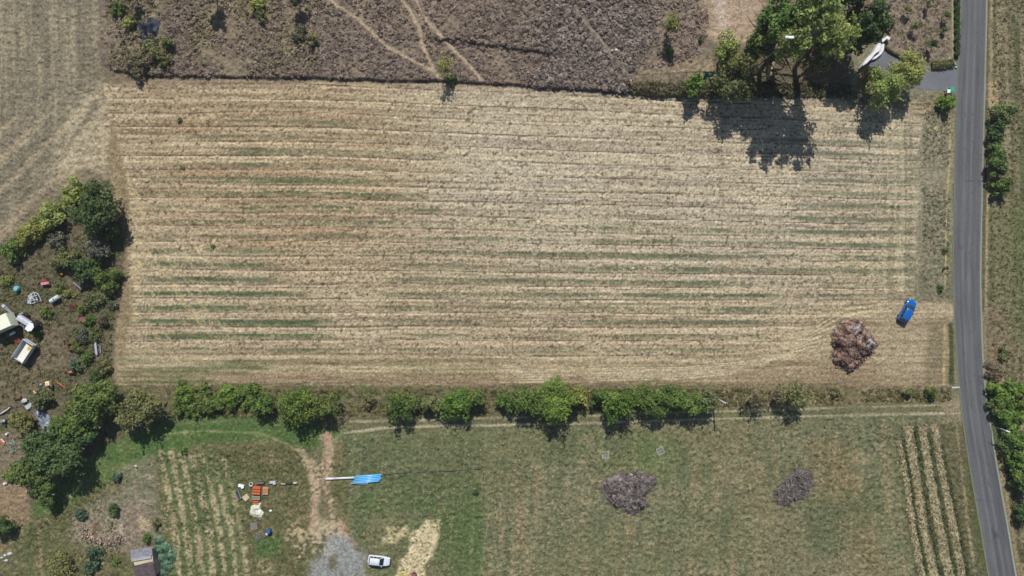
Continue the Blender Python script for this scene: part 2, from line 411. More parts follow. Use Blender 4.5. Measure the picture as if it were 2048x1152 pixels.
paint(SOUTHL, (98, 98, 66), soft=6, wob=6, amp=0.10)
paint(SOUTHL, (128, 112, 84), .6, mod=th(N_SM * .6 + N_MID * .6, 0.05, .4))
lane = [(250, 880), (330, 836), (470, 828), (650, 850), (690, 868), (640, 905), (560, 880), (420, 885), (300, 920), (230, 960), (140, 1010), (80, 1040), (60, 1010), (190, 905), (260, 870)]
paint(lane, (76, 100, 54), .95, soft=8, wob=6, amp=0.05)
paint(lane, (104, 116, 70), .6, soft=8, mod=th(N_MID, 0.0, .6))
stroke([(330, 868), (400, 862), (520, 866), (580, 890), (610, 915)], 4, (128, 132, 92), .7, soft=4, wob=2)
stroke([(340, 846), (480, 842), (560, 850)], 5, (120, 118, 88), .5, soft=4, wob=2)
stroke([(165, 965), (150, 985), (128, 1004)], 5, (150, 140, 104), .8, soft=3, wob=1)
stroke([(290, 880), (220, 930), (165, 968)], 3, (98, 118, 66), .6, soft=3, wob=1)
stroke([(78, 1060), (82, 1100), (88, 1160)], 6, (138, 128, 96), .7, soft=5, wob=3)
stroke([(66, 1030), (60, 1100), (64, 1160)], 10, (84, 98, 62), .7, soft=6, wob=3)
paint([(20, 975), (60, 965), (60, 1040), (20, 1060), (-100, 1050), (-100, 980)], (142, 122, 96), .8, soft=9, wob=10)
CLR = [(240, 945), (300, 920), (318, 1000), (318, 1060), (290, 1100), (262, 1100), (200, 1100), (150, 1075), (150, 1040), (190, 1010), (230, 985)]
paint(CLR, (138, 128, 110), .85, soft=20, wob=26, amp=0.09)
paint(CLR, (98, 104, 76), .75, soft=20, wob=26, mod=th(N_MID + .6 * N_SM, -.05, .4))
paint(CLR, (170, 156, 130), .5, soft=8, wob=9, mod=th(-N_SM, .25, .5))
paint([(250, 1000), (290, 1000), (286, 1095), (258, 1095)], (136, 120, 104), .7, soft=12, wob=6)
paint([(180, 1080), (220, 1052), (240, 1080), (232, 1090)], (146, 134, 118), .8, soft=4, wob=4)
paint([(278, 1030), (300, 1042), (298, 1062), (280, 1065)], (172, 152, 116), .8, soft=4, wob=3)
paint([(238, 1048), (246, 1048), (246, 1072), (241, 1072)], (176, 164, 146), .8, soft=2, wob=1)
paint([(185, 1050), (200, 1040), (196, 1080), (186, 1082)], (104, 76, 56), .8, soft=4, wob=3)
VEG = [(318, 905), (450, 900), (480, 980), (490, 1160), (330, 1300), (330, 1060)]
paint(VEG, (92, 102, 66), .9, soft=12, wob=14, amp=0.12)
for i in range(7):
    t = i * 22.5
    pts = [(322 + t * .92, 905 + i * 2), (334 + t * .96, 970), (350 + t, 1060), (362 + t, 1170)]
    stroke(pts, 12 if i < 4 else 9, (168, 154, 120), .85, soft=6, wob=5, amp=0.09, mod=th(N_SM + .6 * N_FI + .5 * N_MID, -.7, .25))
paint([(470, 1000), (600, 960), (690, 1060), (690, 1200), (500, 1200)], (112, 102, 74), .5, soft=20, wob=20, mod=th(N_SM, -.2, .4))
paint([(505, 1075), (560, 1070), (560, 1110), (515, 1115)], (72, 104, 54), .7, soft=9, wob=6)
for x, y, r in ((590, 1070, 16), (500, 1085, 10), (530, 1130, 14), (600, 1110, 10), (460, 1040, 9)):
    paint([(x - r, y - r), (x + r, y - r), (x + r, y + r), (x - r, y + r)], (176, 160, 124), .85, soft=8, wob=12, mod=th(N_SM + .7 * N_FI, -.15, .3))
paint(SOUTHL, (62, 64, 42), .5, mod=th(FRK, .4, .75))
paint(SOUTHL, (160, 150, 120), .35, mod=th(-FRK, .5, .85))
# central dirt drive
DRV = [(640, 885), (660, 868), (666, 920), (654, 990), (668, 1040), (720, 1090), (732, 1170), (600, 1170), (640, 1090), (622, 1040), (625, 985), (612, 920)]
DM = th(N_SM + .7 * N_FI + .4 * N_MID, -.45, .15)
paint(DRV, (112, 106, 80), .8, soft=9, wob=12, amp=0.05)
DL1 = [(600, 905), (622, 930), (634, 960), (630, 1000), (632, 1040), (626, 1075)]
DL2 = [(655, 872), (660, 900), (652, 940), (650, 970), (660, 1000), (664, 1030), (690, 1062), (708, 1090)]
stroke(DL1, 18, (166, 150, 124), .9, soft=12, wob=14, mod=DM)
stroke(DL2, 20, (170, 150, 124), .9, soft=12, wob=14, mod=DM)
stroke(DL1, 12, (170, 138, 118), .5, soft=7, wob=8, mod=th(N_MID + .9 * N_SM, .1, .4))
stroke(DL2, 14, (172, 138, 118), .55, soft=7, wob=8, mod=th(N_MID + .9 * N_SM, .1, .4))
paint([(640, 1045), (672, 1040), (690, 1066), (672, 1100), (650, 1130), (620, 1105)], (172, 158, 128), .9, soft=7, wob=12, mod=DM)
paint([(570, 1050), (640, 1040), (640, 1110), (590, 1120)], (166, 150, 120), .75, soft=12, wob=12, mod=th(N_SM + .6 * N_FI, .0, .35))
stroke([(690, 1060), (706, 1090)], 10, (154, 112, 92), .6, soft=6, wob=6)
stroke([(653, 872), (656, 890)], 7, (176, 136, 116), .7, soft=4, wob=3)
stroke([(596, 900), (622, 925), (630, 935)], 7, (158, 146, 112), .8, soft=4, wob=4)
stroke([(684, 866), (668, 884), (660, 900)], 10, (140, 136, 104), .6, soft=8, wob=4)
paint([(664, 1078), (690, 1072), (722, 1100), (736, 1180), (650, 1400), (600, 1180), (618, 1120)], (144, 146, 144), .85, soft=12, wob=18, amp=0.03, mod=th(N_SM + N_MID, -1.1, -.1))
paint([(630, 1100), (690, 1110), (720, 1180), (610, 1180)], (146, 136, 118), .7, soft=12, wob=14, mod=th(N_MID + .4 * N_SM, -.1, .4))
# pale sand spoil
paint([(760, 1070), (780, 1052), (814, 1052), (808, 1080), (778, 1092)], (190, 173, 132), .92, soft=6, wob=14, amp=0.06, mod=th(N_SM + .6 * N_FI + .3 * N_MID, -.4, .15))
paint([(826, 1062), (855, 1042), (874, 1056), (872, 1100), (856, 1130), (856, 1170), (794, 1170), (800, 1125), (816, 1100)], (200, 184, 146), .95, soft=5, wob=18, amp=0.08, mod=th(N_SM + .5 * N_FI, -.95, -.35))
paint([(800, 1036), (900, 1026), (890, 1165), (776, 1165)], (124, 114, 84), .7, soft=10, wob=10, mod=th(N_SM + .5 * N_MID, .3, .6))
paint([(865, 1040), (880, 1040), (876, 1052), (862, 1050)], (168, 160, 120), .8, soft=3, wob=3)

# two wheel ruts of the farm track (bare pale earth)
RUT1 = [(1922, 808), (1800, 812), (1600, 818), (1400, 824), (1200, 831), (1000, 836), (860, 839), (700, 843)]
RUT2 = [(1922, 826), (1800, 828), (1600, 833), (1400, 839), (1200, 846), (1000, 850), (860, 852), (760, 856), (690, 866)]
wT, mT = area([(1925, 802), (1600, 812), (1000, 830), (700, 838), (690, 866), (1000, 856), (1600, 840), (1925, 834)], 4, 2)
mixc(wT, mT, lin((102, 102, 72)), .8); A[wT] = A[wT] * (1 - mT) + .04 * mT
TRM = np.zeros_like(U); TRM[wT] = mT
stroke(RUT1, 4.0, (168, 156, 130), .85, soft=3, wob=1.6, amp=.02, dh=-.05, mod=th(N_MID + .4 * N_SM, -.9, .2))
stroke(RUT2, 4.6, (172, 160, 134), .9, soft=3, wob=1.6, amp=.02, dh=-.05, mod=th(N_MID + .4 * N_SM, -1.3, -.1))
paint([(1922, 790), (1926, 838), (1890, 834), (1880, 806)], (146, 132, 108), .7, soft=10, wob=8, mod=th(N_SM, -.7, .2))

# terraces: the scrub stands above the field; the dark edge line is cast shadow plus painted shade
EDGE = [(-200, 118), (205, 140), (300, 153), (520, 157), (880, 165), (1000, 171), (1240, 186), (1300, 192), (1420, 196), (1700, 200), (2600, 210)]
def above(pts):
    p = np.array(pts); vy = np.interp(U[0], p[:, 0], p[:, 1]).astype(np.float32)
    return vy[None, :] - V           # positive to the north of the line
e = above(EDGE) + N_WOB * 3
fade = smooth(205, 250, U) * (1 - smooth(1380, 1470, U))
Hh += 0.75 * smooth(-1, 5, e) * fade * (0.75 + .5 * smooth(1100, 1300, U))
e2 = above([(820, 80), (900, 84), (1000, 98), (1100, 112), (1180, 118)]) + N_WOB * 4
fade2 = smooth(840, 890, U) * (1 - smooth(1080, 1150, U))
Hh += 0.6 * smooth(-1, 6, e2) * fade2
mixc((slice(None), slice(None)), (1 - smooth(0, 5, np.abs(e - 1.5))) * fade, lin((84, 70, 58)), .75)  # shadow line below the terrace edge, painted into the ground colour
mixc((slice(None), slice(None)), (1 - smooth(0, 5, np.abs(e2 - 2))) * fade2, lin((84, 68, 60)), .7)  # painted shadow line of the upper step
Hh += 0.35 * fbm(U, V, 900, 700, 81, 2) * (1 - FMf)

# road corridor: flat
RL = [(1921.7, -900), (1921.7, 0), (1915.5, 150), (1909.5, 300), (1907.7, 384), (1905.3, 540), (1906.5, 600), (1912.7, 724), (1919, 790), (1926, 850), (1942, 955), (1961, 1060), (1976, 1152), (2010, 1330), (2090, 1700)]
RR = [(1974, -900), (1974, 0), (1970.5, 150), (1966.5, 300), (1964.3, 384), (1961.2, 540), (1962, 600), (1966, 724), (1972, 790), (1981, 850), (1998, 955), (2017, 1060), (2032, 1152), (2066, 1330), (2146, 1700)]
ROADP = RL + RR[::-1]
DRIVEP = [(1919, 128), (1906, 126), (1890, 140), (1860, 143), (1820, 140), (1795, 118), (1770, 96), (1762, 92), (1738, 118), (1746, 150), (1790, 172), (1840, 178), (1880, 181), (1915, 190)]
w = window(ROADP, 40); sdr = sdf(ROADP, U[w], V[w]); fl = smooth(-22, -4, sdr)
Hh[w] *= 1 - fl; A[w] *= 1 - fl * .95
Hh[w] -= 0.30 * smooth(2, 6, sdr)
w2 = window(DRIVEP, 30); sdd = sdf(DRIVEP, U[w2], V[w2]); fl = smooth(-16, -3, sdd)
Hh[w2] *= 1 - fl; A[w2] *= 1 - fl * .95
Hh[w2] -= 0.20 * smooth(1, 5, sdd)

# micro relief and albedo grain
far = np.maximum(np.abs(WX) - 104, np.abs(WY) - 62)
near = (far <= 0.5).astype(np.float32)
rel = 0.55 * N_F2 + 0.5 * N_FI + 0.5 * N_SM
relf = 0.55 * vnoise(U, R, 26, 3.8, 91) + 0.42 * N_FI + .5 * vnoise(U, R, 90, 5, 92)
rel = rel * (1 - FMf) + relf * FMf
Hgt = Hh + A * rel * near * 1.5
grain = 1 + 0.20 * rng.standard_normal(U.shape).astype(np.float32) * 0.55 + 0.16 * N_FI + 0.10 * N_F2 + 0.08 * N_MID
grain = np.clip(grain, .5, 1.6)
C *= grain[..., None]
C = np.clip(C, 0.004, 0.9)

_xs, _ys = xs, ys
def gz(x, y):
    """terrain height under a world point"""
    i = int(np.clip(np.searchsorted(xs, x), 1, nx - 1)); j = int(np.clip(np.searchsorted(ys, y), 1, ny - 1))
    return float(Hgt[j, i])
def gzv(x, y):
    i = np.clip(np.searchsorted(xs, x), 1, nx - 1); j = np.clip(np.searchsorted(ys, y), 1, ny - 1)
    return Hgt[j, i]

# ------------------------------------------------------------------ materials
MATS = {}
def node_mat(name):
    m = bpy.data.materials.new(name); m.use_nodes = True
    nt = m.node_tree; b = nt.nodes["Principled BSDF"]
    return m, nt, b

def attr_mat(name, attr='tint', rough=0.95, spec=0.1, nscale=0.0, namp=0.0, bump=0.0, bscale=4.0, trans=0.0, metal=0.0):
    if name in MATS: return MATS[name]
    m, nt, b = node_mat(name)
    a = nt.nodes.new("ShaderNodeVertexColor"); a.layer_name = attr
    out = a.outputs[0]
    tc = nt.nodes.new("ShaderNodeTexCoord")
    if namp:
        n = nt.nodes.new("ShaderNodeTexNoise"); n.inputs['Scale'].default_value = nscale; n.inputs['Detail'].default_value = 3
        nt.links.new(tc.outputs['Object'], n.inputs['Vector'])
        mr = nt.nodes.new("ShaderNodeMapRange")
        mr.inputs['From Min'].default_value = 0.3; mr.inputs['From Max'].default_value = 0.7
        mr.inputs['To Min'].default_value = 1 - namp; mr.inputs['To Max'].default_value = 1 + namp
        nt.links.new(n.outputs['Fac'], mr.inputs['Value'])
        mx = nt.nodes.new("ShaderNodeVectorMath"); mx.operation = 'SCALE'
        nt.links.new(out, mx.inputs[0]); nt.links.new(mr.outputs[0], mx.inputs['Scale'])
        out = mx.outputs[0]
    nt.links.new(out, b.inputs['Base Color'])
    b.inputs['Roughness'].default_value = rough
    b.inputs['Specular IOR Level'].default_value = spec
    b.inputs['Metallic'].default_value = metal
    if bump:
        n2 = nt.nodes.new("ShaderNodeTexNoise"); n2.inputs['Scale'].default_value = bscale; n2.inputs['Detail'].default_value = 2
        nt.links.new(tc.outputs['Object'], n2.inputs['Vector'])
        bp = nt.nodes.new("ShaderNodeBump"); bp.inputs['Strength'].default_value = 1.0; bp.inputs['Distance'].default_value = bump
        nt.links.new(n2.outputs['Fac'], bp.inputs['Height']); nt.links.new(bp.outputs[0], b.inputs['Normal'])
    if trans:
        tr = nt.nodes.new("ShaderNodeBsdfTranslucent"); nt.links.new(out, tr.inputs['Color'])
        ms = nt.nodes.new("ShaderNodeMixShader"); ms.inputs[0].default_value = trans
        o = nt.nodes["Material Output"]
        nt.links.new(b.outputs[0], ms.inputs[1]); nt.links.new(tr.outputs[0], ms.inputs[2]); nt.links.new(ms.outputs[0], o.inputs['Surface'])
    MATS[name] = m
    return m

def flat(name, c, rough=0.6, spec=0.4, metal=0.0, dirt=0.15, dscale=2.5, dcol=(110, 95, 75), coat=0.0):
    """plain coloured material with a procedural layer of dirt"""
    if name in MATS: return MATS[name]
    m, nt, b = node_mat(name)
    tc = nt.nodes.new("ShaderNodeTexCoord")
    n = nt.nodes.new("ShaderNodeTexNoise"); n.inputs['Scale'].default_value = dscale; n.inputs['Detail'].default_value = 5
    n.inputs['Roughness'].default_value = 0.65
    nt.links.new(tc.outputs['Object'], n.inputs['Vector'])
    r = nt.nodes.new("ShaderNodeMapRange"); r.inputs['From Min'].default_value = 0.42; r.inputs['From Max'].default_value = 0.72
    r.inputs['To Max'].default_value = min(1, dirt * 3)
    nt.links.new(n.outputs['Fac'], r.inputs['Value'])
    mx = nt.nodes.new("ShaderNodeMix"); mx.data_type = 'RGBA'
    nt.links.new(r.outputs[0], mx.inputs['Factor'])
    mx.inputs['A'].default_value = (*lin(c), 1); mx.inputs['B'].default_value = (*lin(dcol), 1)
    nt.links.new(mx.outputs['Result'], b.inputs['Base Color'])
    b.inputs['Roughness'].default_value = rough; b.inputs['Specular IOR Level'].default_value = spec
    b.inputs['Metallic'].default_value = metal; b.inputs['Coat Weight'].default_value = coat
    MATS[name] = m
    return m

M_GROUND = attr_mat('earth', rough=0.97, spec=0.05, nscale=2.6, namp=0.30, bump=0.16, bscale=2.1)
M_LEAF = attr_mat('foliage', rough=0.65, spec=0.25, nscale=1.5, namp=0.2, trans=0.34)
M_BARK = flat('bark', (112, 98, 82), rough=.95, spec=.05, dirt=.3, dcol=(70, 60, 48))
M_DRY = attr_mat('dry_plants', rough=0.9, spec=0.1, nscale=1.5, namp=0.2)

# ------------------------------------------------------------------ mesh builders
def mesh_np(name, verts, faces, mat, cols=None, smoothf=False, parent=None, loc=None):
    me = bpy.data.meshes.new(name)
    verts = np.asarray(verts, np.float32); faces = np.asarray(faces, np.int32)
    nv, nf, kf = len(verts), len(faces), faces.shape[1]
    me.vertices.add(nv); me.vertices.foreach_set('co', verts.ravel())
    me.loops.add(nf * kf); me.loops.foreach_set('vertex_index', faces.ravel())
    me.polygons.add(nf); me.polygons.foreach_set('loop_start', np.arange(nf, dtype=np.int32) * kf)
    me.polygons.foreach_set('loop_total', np.full(nf, kf, np.int32))
    if smoothf: me.polygons.foreach_set('use_smooth', np.ones(nf, bool))
    me.update(calc_edges=True)
    if cols is not None:
        ca = me.color_attributes.new('tint', 'FLOAT_COLOR', 'POINT')
        cc = np.ones((nv, 4), np.float32); cc[:, :3] = cols
        ca.data.foreach_set('color', cc.ravel())
    me.materials.append(mat)
    o = bpy.data.objects.new(name, me); COL.objects.link(o)
    if parent: o.parent = parent
    if loc is not None: o.location = loc
    return o

def empty(name, loc, rz=0.0):
    o = bpy.data.objects.new(name, None); COL.objects.link(o)
    o.location = loc; o.rotation_euler = (0, 0, rz); o.empty_display_size = .3
    return o

# terrain objects: one continuous surface, divided along the edges of what it is
vid = np.arange(nx * ny).reshape(ny, nx)
F = np.stack([vid[:-1, :-1], vid[:-1, 1:], vid[1:, 1:], vid[1:, :-1]], -1)
cu = U[:-1, :-1] + 1; cv = V[:-1, :-1] - 1
zone = np.zeros(F.shape[:2], np.int32)
zone[(area_full := (sdf(SCR, cu, cv) > 0))] = 2
zone[sdf(MEAD, cu, cv) > 0] = 3
zone[sdf(LEFT, cu, cv) > 0] = 4
zone[FMf[:-1, :-1] > .5] = 1
zone[TRM[:-1, :-1] > .5] = 5
zone[sdf(DRV, cu, cv) > 0] = 6
VV = np.stack([WX, WY, Hgt], -1).reshape(-1, 3); CC = C.reshape(-1, 3)
names = {0: ('ground', 'dry weedy ground of verges, yard and gardens round the fields', 'ground'),
         1: ('field', 'large stubble field of tan soil with faint rows and green weed bands', 'field'),
         2: ('heath', 'purple-brown rough scrubland above the stubble field', 'heath'),
         3: ('meadow', 'olive-brown meadow below the two-rut track', 'meadow'),
         4: ('fallow_field', 'grey-tan fallow field with vertical rows at the upper left', 'field'),
         5: ('dirt_track', 'straight farm track with two pale wheel ruts and a grassy middle', 'track'),
         6: ('dirt_path', 'reddish dirt drive turning to grey gravel beside the white car', 'path')}
for z, (nm, lb, ct) in names.items():
    f = F[zone == z].reshape(-1, 4)
    used, inv = np.unique(f, return_inverse=True)
    o = mesh_np(nm, VV[used], inv.reshape(-1, 4), M_GROUND, CC[used], smoothf=False)
    tag(o, lb, ct, kind='structure')

# ------------------------------------------------------------------ road
def resample(pts, n):
    p = np.array(pts, float); d = np.r_[0, np.cumsum(np.hypot(*np.diff(p, axis=0).T))]
    t = np.linspace(0, d[-1], n)
    return np.stack([np.interp(t, d, p[:, 0]), np.interp(t, d, p[:, 1])], 1)
def smooth_curve(L, R_, n=500):
    vy = np.linspace(-850, 1690, n)
    def ev(Q):
        q = np.array(Q); x = np.interp(vy, q[:, 1], q[:, 0])
        kx = np.ones(31) / 31; xp = np.pad(x, 15, mode='edge')
        return np.convolve(xp, kx, 'valid')
    return vy, ev(L), ev(R_)
vy, lx, rx = smooth_curve(RL, RR, 900)
ncol = 41
rv = []; rc = []; 
tt = np.linspace(0, 1, ncol)
base = lin((97, 97, 98)); drk = lin((72, 72, 78)); pal = lin((116, 116, 114))
for t in tt:
    uu = lx + (rx - lx) * t
    x = (uu - 1024) / S; y = (576 - vy) / S
    zc = 0.03 + 0.04 * (1 - (2 * t - 1) ** 2)
    rv.append(np.stack([x, y, np.full_like(x, zc)], 1))
    wav = fbm(np.full_like(vy, t * 60), vy, 3, 90, 101, 2)
    lane_ = math.exp(-((t - .22) / .07) ** 2) + math.exp(-((t - .42) / .05) ** 2) * .4 + math.exp(-((t - .68) / .06) ** 2) + math.exp(-((t - .85) / .05) ** 2) * .7
    c = base[None] + (drk - base)[None] * (np.clip(.30 * lane_ + .55 * wav + .25 * smooth(600, 1100, vy) * (t > .4), -.4, 1))[:, None]
    pl_ = math.exp(-((t - .34) / .03) ** 2) + math.exp(-((t - .58) / .04) ** 2)
    c = c + (pal - c) * np.clip(.55 * pl_ + .2 * vnoise(np.full_like(vy, t * 90), vy, 4, 40, 102), 0, 1)[:, None]
    c = c + (lin((120, 114, 98)) - c) * (np.clip((abs(t - .5) - .43) / .07, 0, 1) * np.clip(.6 + vnoise(np.full_like(vy, t * 60), vy, 5, 16, 105), 0, 1) * .6)[:, None]
    c = c + (lin((78, 78, 82)) - c) * (.6 * (np.abs(vnoise(np.full_like(vy, t * 90), vy, 26, 26, 106)) < .03))[:, None]
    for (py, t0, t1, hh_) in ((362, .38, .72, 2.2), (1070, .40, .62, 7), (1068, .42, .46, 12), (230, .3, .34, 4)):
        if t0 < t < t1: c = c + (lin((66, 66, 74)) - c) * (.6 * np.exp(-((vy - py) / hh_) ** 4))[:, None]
    c = c * (1 + .07 * vnoise(np.full_like(vy, t * 140), vy * 1.0, 3, 2.4, 103) + .06 * vnoise(np.full_like(vy, t * 60), vy, 20, 34, 104))[:, None]
    rc.append(c)
rv = np.array(rv).transpose(1, 0, 2).reshape(-1, 3); rc = np.array(rc).transpose(1, 0, 2).reshape(-1, 3)
n = len(vy); vi = np.arange(n * ncol).reshape(n, ncol)
rf = np.stack([vi[:-1, :-1], vi[1:, :-1], vi[1:, 1:], vi[:-1, 1:]], -1).reshape(-1, 4)
M_ROAD = attr_mat('asphalt', rough=.9, spec=.2, nscale=9, namp=.16, bump=.01, bscale=30)
o = mesh_np('road', rv, rf, M_ROAD, rc, smoothf=True)
tag(o, 'narrow grey asphalt road with worn wheel streaks down the right side', 'road', kind='structure')
# pale edge line of each side (concrete haunch)
def ribbon(name, pts, width, z, mat, cols, label, cat, thick=.05, parent=None):
    p = np.array([P(a, b) for a, b in pts]); d = np.gradient(p, axis=0); nrm = np.stack([-d[:, 1], d[:, 0]], 1); nrm /= np.linalg.norm(nrm, axis=1)[:, None]
    a = p + nrm * width / 2; b = p - nrm * width / 2; k_ = len(p)
    wv = 0.04 * np.array([vnoise(np.array([q * 1.0]), np.array([0.]), 2.3, 1, 7)[0] for q in range(k_)])
    a = a + nrm * wv[:, None]
    V_ = np.concatenate([np.c_[a, np.full(k_, z)], np.c_[b, np.full(k_, z)], np.c_[a, np.full(k_, z - thick)], np.c_[b, np.full(k_, z - thick)]])
    f = []
    for i in range(k_ - 1):
        f += [(i, i + 1, k_ + i + 1, k_ + i), (2 * k_ + i, i, i + 1, 2 * k_ + i + 1)[::-1], (k_ + i, k_ + i + 1, 3 * k_ + i + 1, 3 * k_ + i)[::-1]]
    o = mesh_np(name, V_, f, mat, np.tile(cols, (len(V_), 1)), parent=parent)
    return tag(o, label, cat, kind='structure')
sel = slice(0, 900, 3)
ribbon('road_edge', list(zip(rx[sel] - .5, vy[sel])), .30, .055, M_ROAD, lin((160, 164, 150)), 'pale concrete edging strip along the far side of the road', 'road edge')
ribbon('road_edge', list(zip(lx[sel] + .3, vy[sel])), .18, .053, M_ROAD, lin((128, 138, 110)), 'thin pale edging strip along the field side of the road', 'road edge')
# driveway sheet
def sheet(name, poly, z, mat, col, label, cat, kind='structure', step=3.0, cells=None):
    p = np.array(poly); x0, y0 = p.min(0); x1, y1 = p.max(0)
    gx, gy = np.meshgrid(np.arange(x0, x1 + step, step), np.arange(y0, y1 + step, step))
    s_ = sdf(poly, gx, gy); keep = s_ > -step * .7
    # pull outer points on to the outline
    idx = -np.ones(gx.shape, int); idx[keep] = np.arange(keep.sum())
    X = gx[keep]; Y = gy[keep]
    f = []
    for j in range(gx.shape[0] - 1):
        for i in range(gx.shape[1] - 1):
            q = (idx[j, i], idx[j + 1, i], idx[j + 1, i + 1], idx[j, i + 1])
            if min(q) >= 0: f.append(q)
    wx = (X - 1024) / S; wy = (576 - Y) / S
    n_ = fbm(X, Y, 26, 18, 111, 3)
    c = lin(col)[None] * (1 + .22 * n_)[:, None]
    o = mesh_np(name, np.c_[wx, wy, np.full_like(wx, z)], f, mat, c)
    return tag(o, label, cat, kind=kind)
sheet('driveway', DRIVEP, 0.025, M_ROAD, (112, 114, 118), 'grey gravelled driveway running from the road to the poplars', 'driveway', step=1.5)

# ------------------------------------------------------------------ foliage
def leaf_cards(centres, normals, size, aspect=0.62, r=rng):
    n = len(centres)
    nrm = normals / (np.linalg.norm(normals, axis=1)[:, None] + 1e-9)
    ref = r.standard_normal((n, 3)); t = np.cross(nrm, ref); t /= (np.linalg.norm(t, axis=1)[:, None] + 1e-9)
    b = np.cross(nrm, t)
    s = size[:, None]
    v0 = centres - t * s; v1 = centres - b * s * aspect + t * s * .15; v2 = centres + t * s; v3 = centres + b * s * aspect + t * s * .1
    # cup the leaf a little
    v0 = v0 - nrm * s * .25; v2 = v2 - nrm * s * .25
    V_ = np.stack([v0, v1, v2, v3], 1).reshape(-1, 3)
    F_ = np.arange(4 * n).reshape(n, 4)
    return V_, F_

def tube_np(path, radii, seg=7):
    path = np.array(path, float); V_ = []; F_ = []
    for i, (p, r_) in enumerate(zip(path, radii)):
        d = path[min(i + 1, len(path) - 1)] - path[max(i - 1, 0)]; d /= (np.linalg.norm(d) + 1e-9)
        a = np.cross(d, [0.3, 0.9, 0.1]); a /= (np.linalg.norm(a) + 1e-9); b = np.cross(d, a)
        for k_ in range(seg):
            th_ = 2 * math.pi * k_ / seg
            V_.append(p + (a * math.cos(th_) + b * math.sin(th_)) * r_)
    for i in range(len(path) - 1):
        for k_ in range(seg):
            F_.append((i * seg + k_, i * seg + (k_ + 1) % seg, (i + 1) * seg + (k_ + 1) % seg, (i + 1) * seg + k_))
    F_.append(tuple(range(4)))     # cap stub
    return V_, F_

PAL = {  # leaf albedo (linear): dark, light
    'green':  ((0.055, 0.100, 0.022), (0.215, 0.290, 0.070)),
    'dark':   ((0.036, 0.070, 0.022), (0.130, 0.195, 0.060)),
    'bright': ((0.065, 0.125, 0.020), (0.245, 0.350, 0.070)),
    'yellow': ((0.150, 0.180, 0.040), (0.410, 0.450, 0.130)),
    'olive':  ((0.110, 0.120, 0.040), (0.280, 0.285, 0.115)),
    'brown':  ((0.110, 0.100, 0.055), (0.270, 0.240, 0.140)),
    'grey':   ((0.100, 0.110, 0.070), (0.240, 0.250, 0.170)),
    'blue':   ((0.045, 0.090, 0.050), (0.145, 0.230, 0.130)),
    'poplar': ((0.170, 0.215, 0.050), (0.430, 0.500, 0.150)),
}

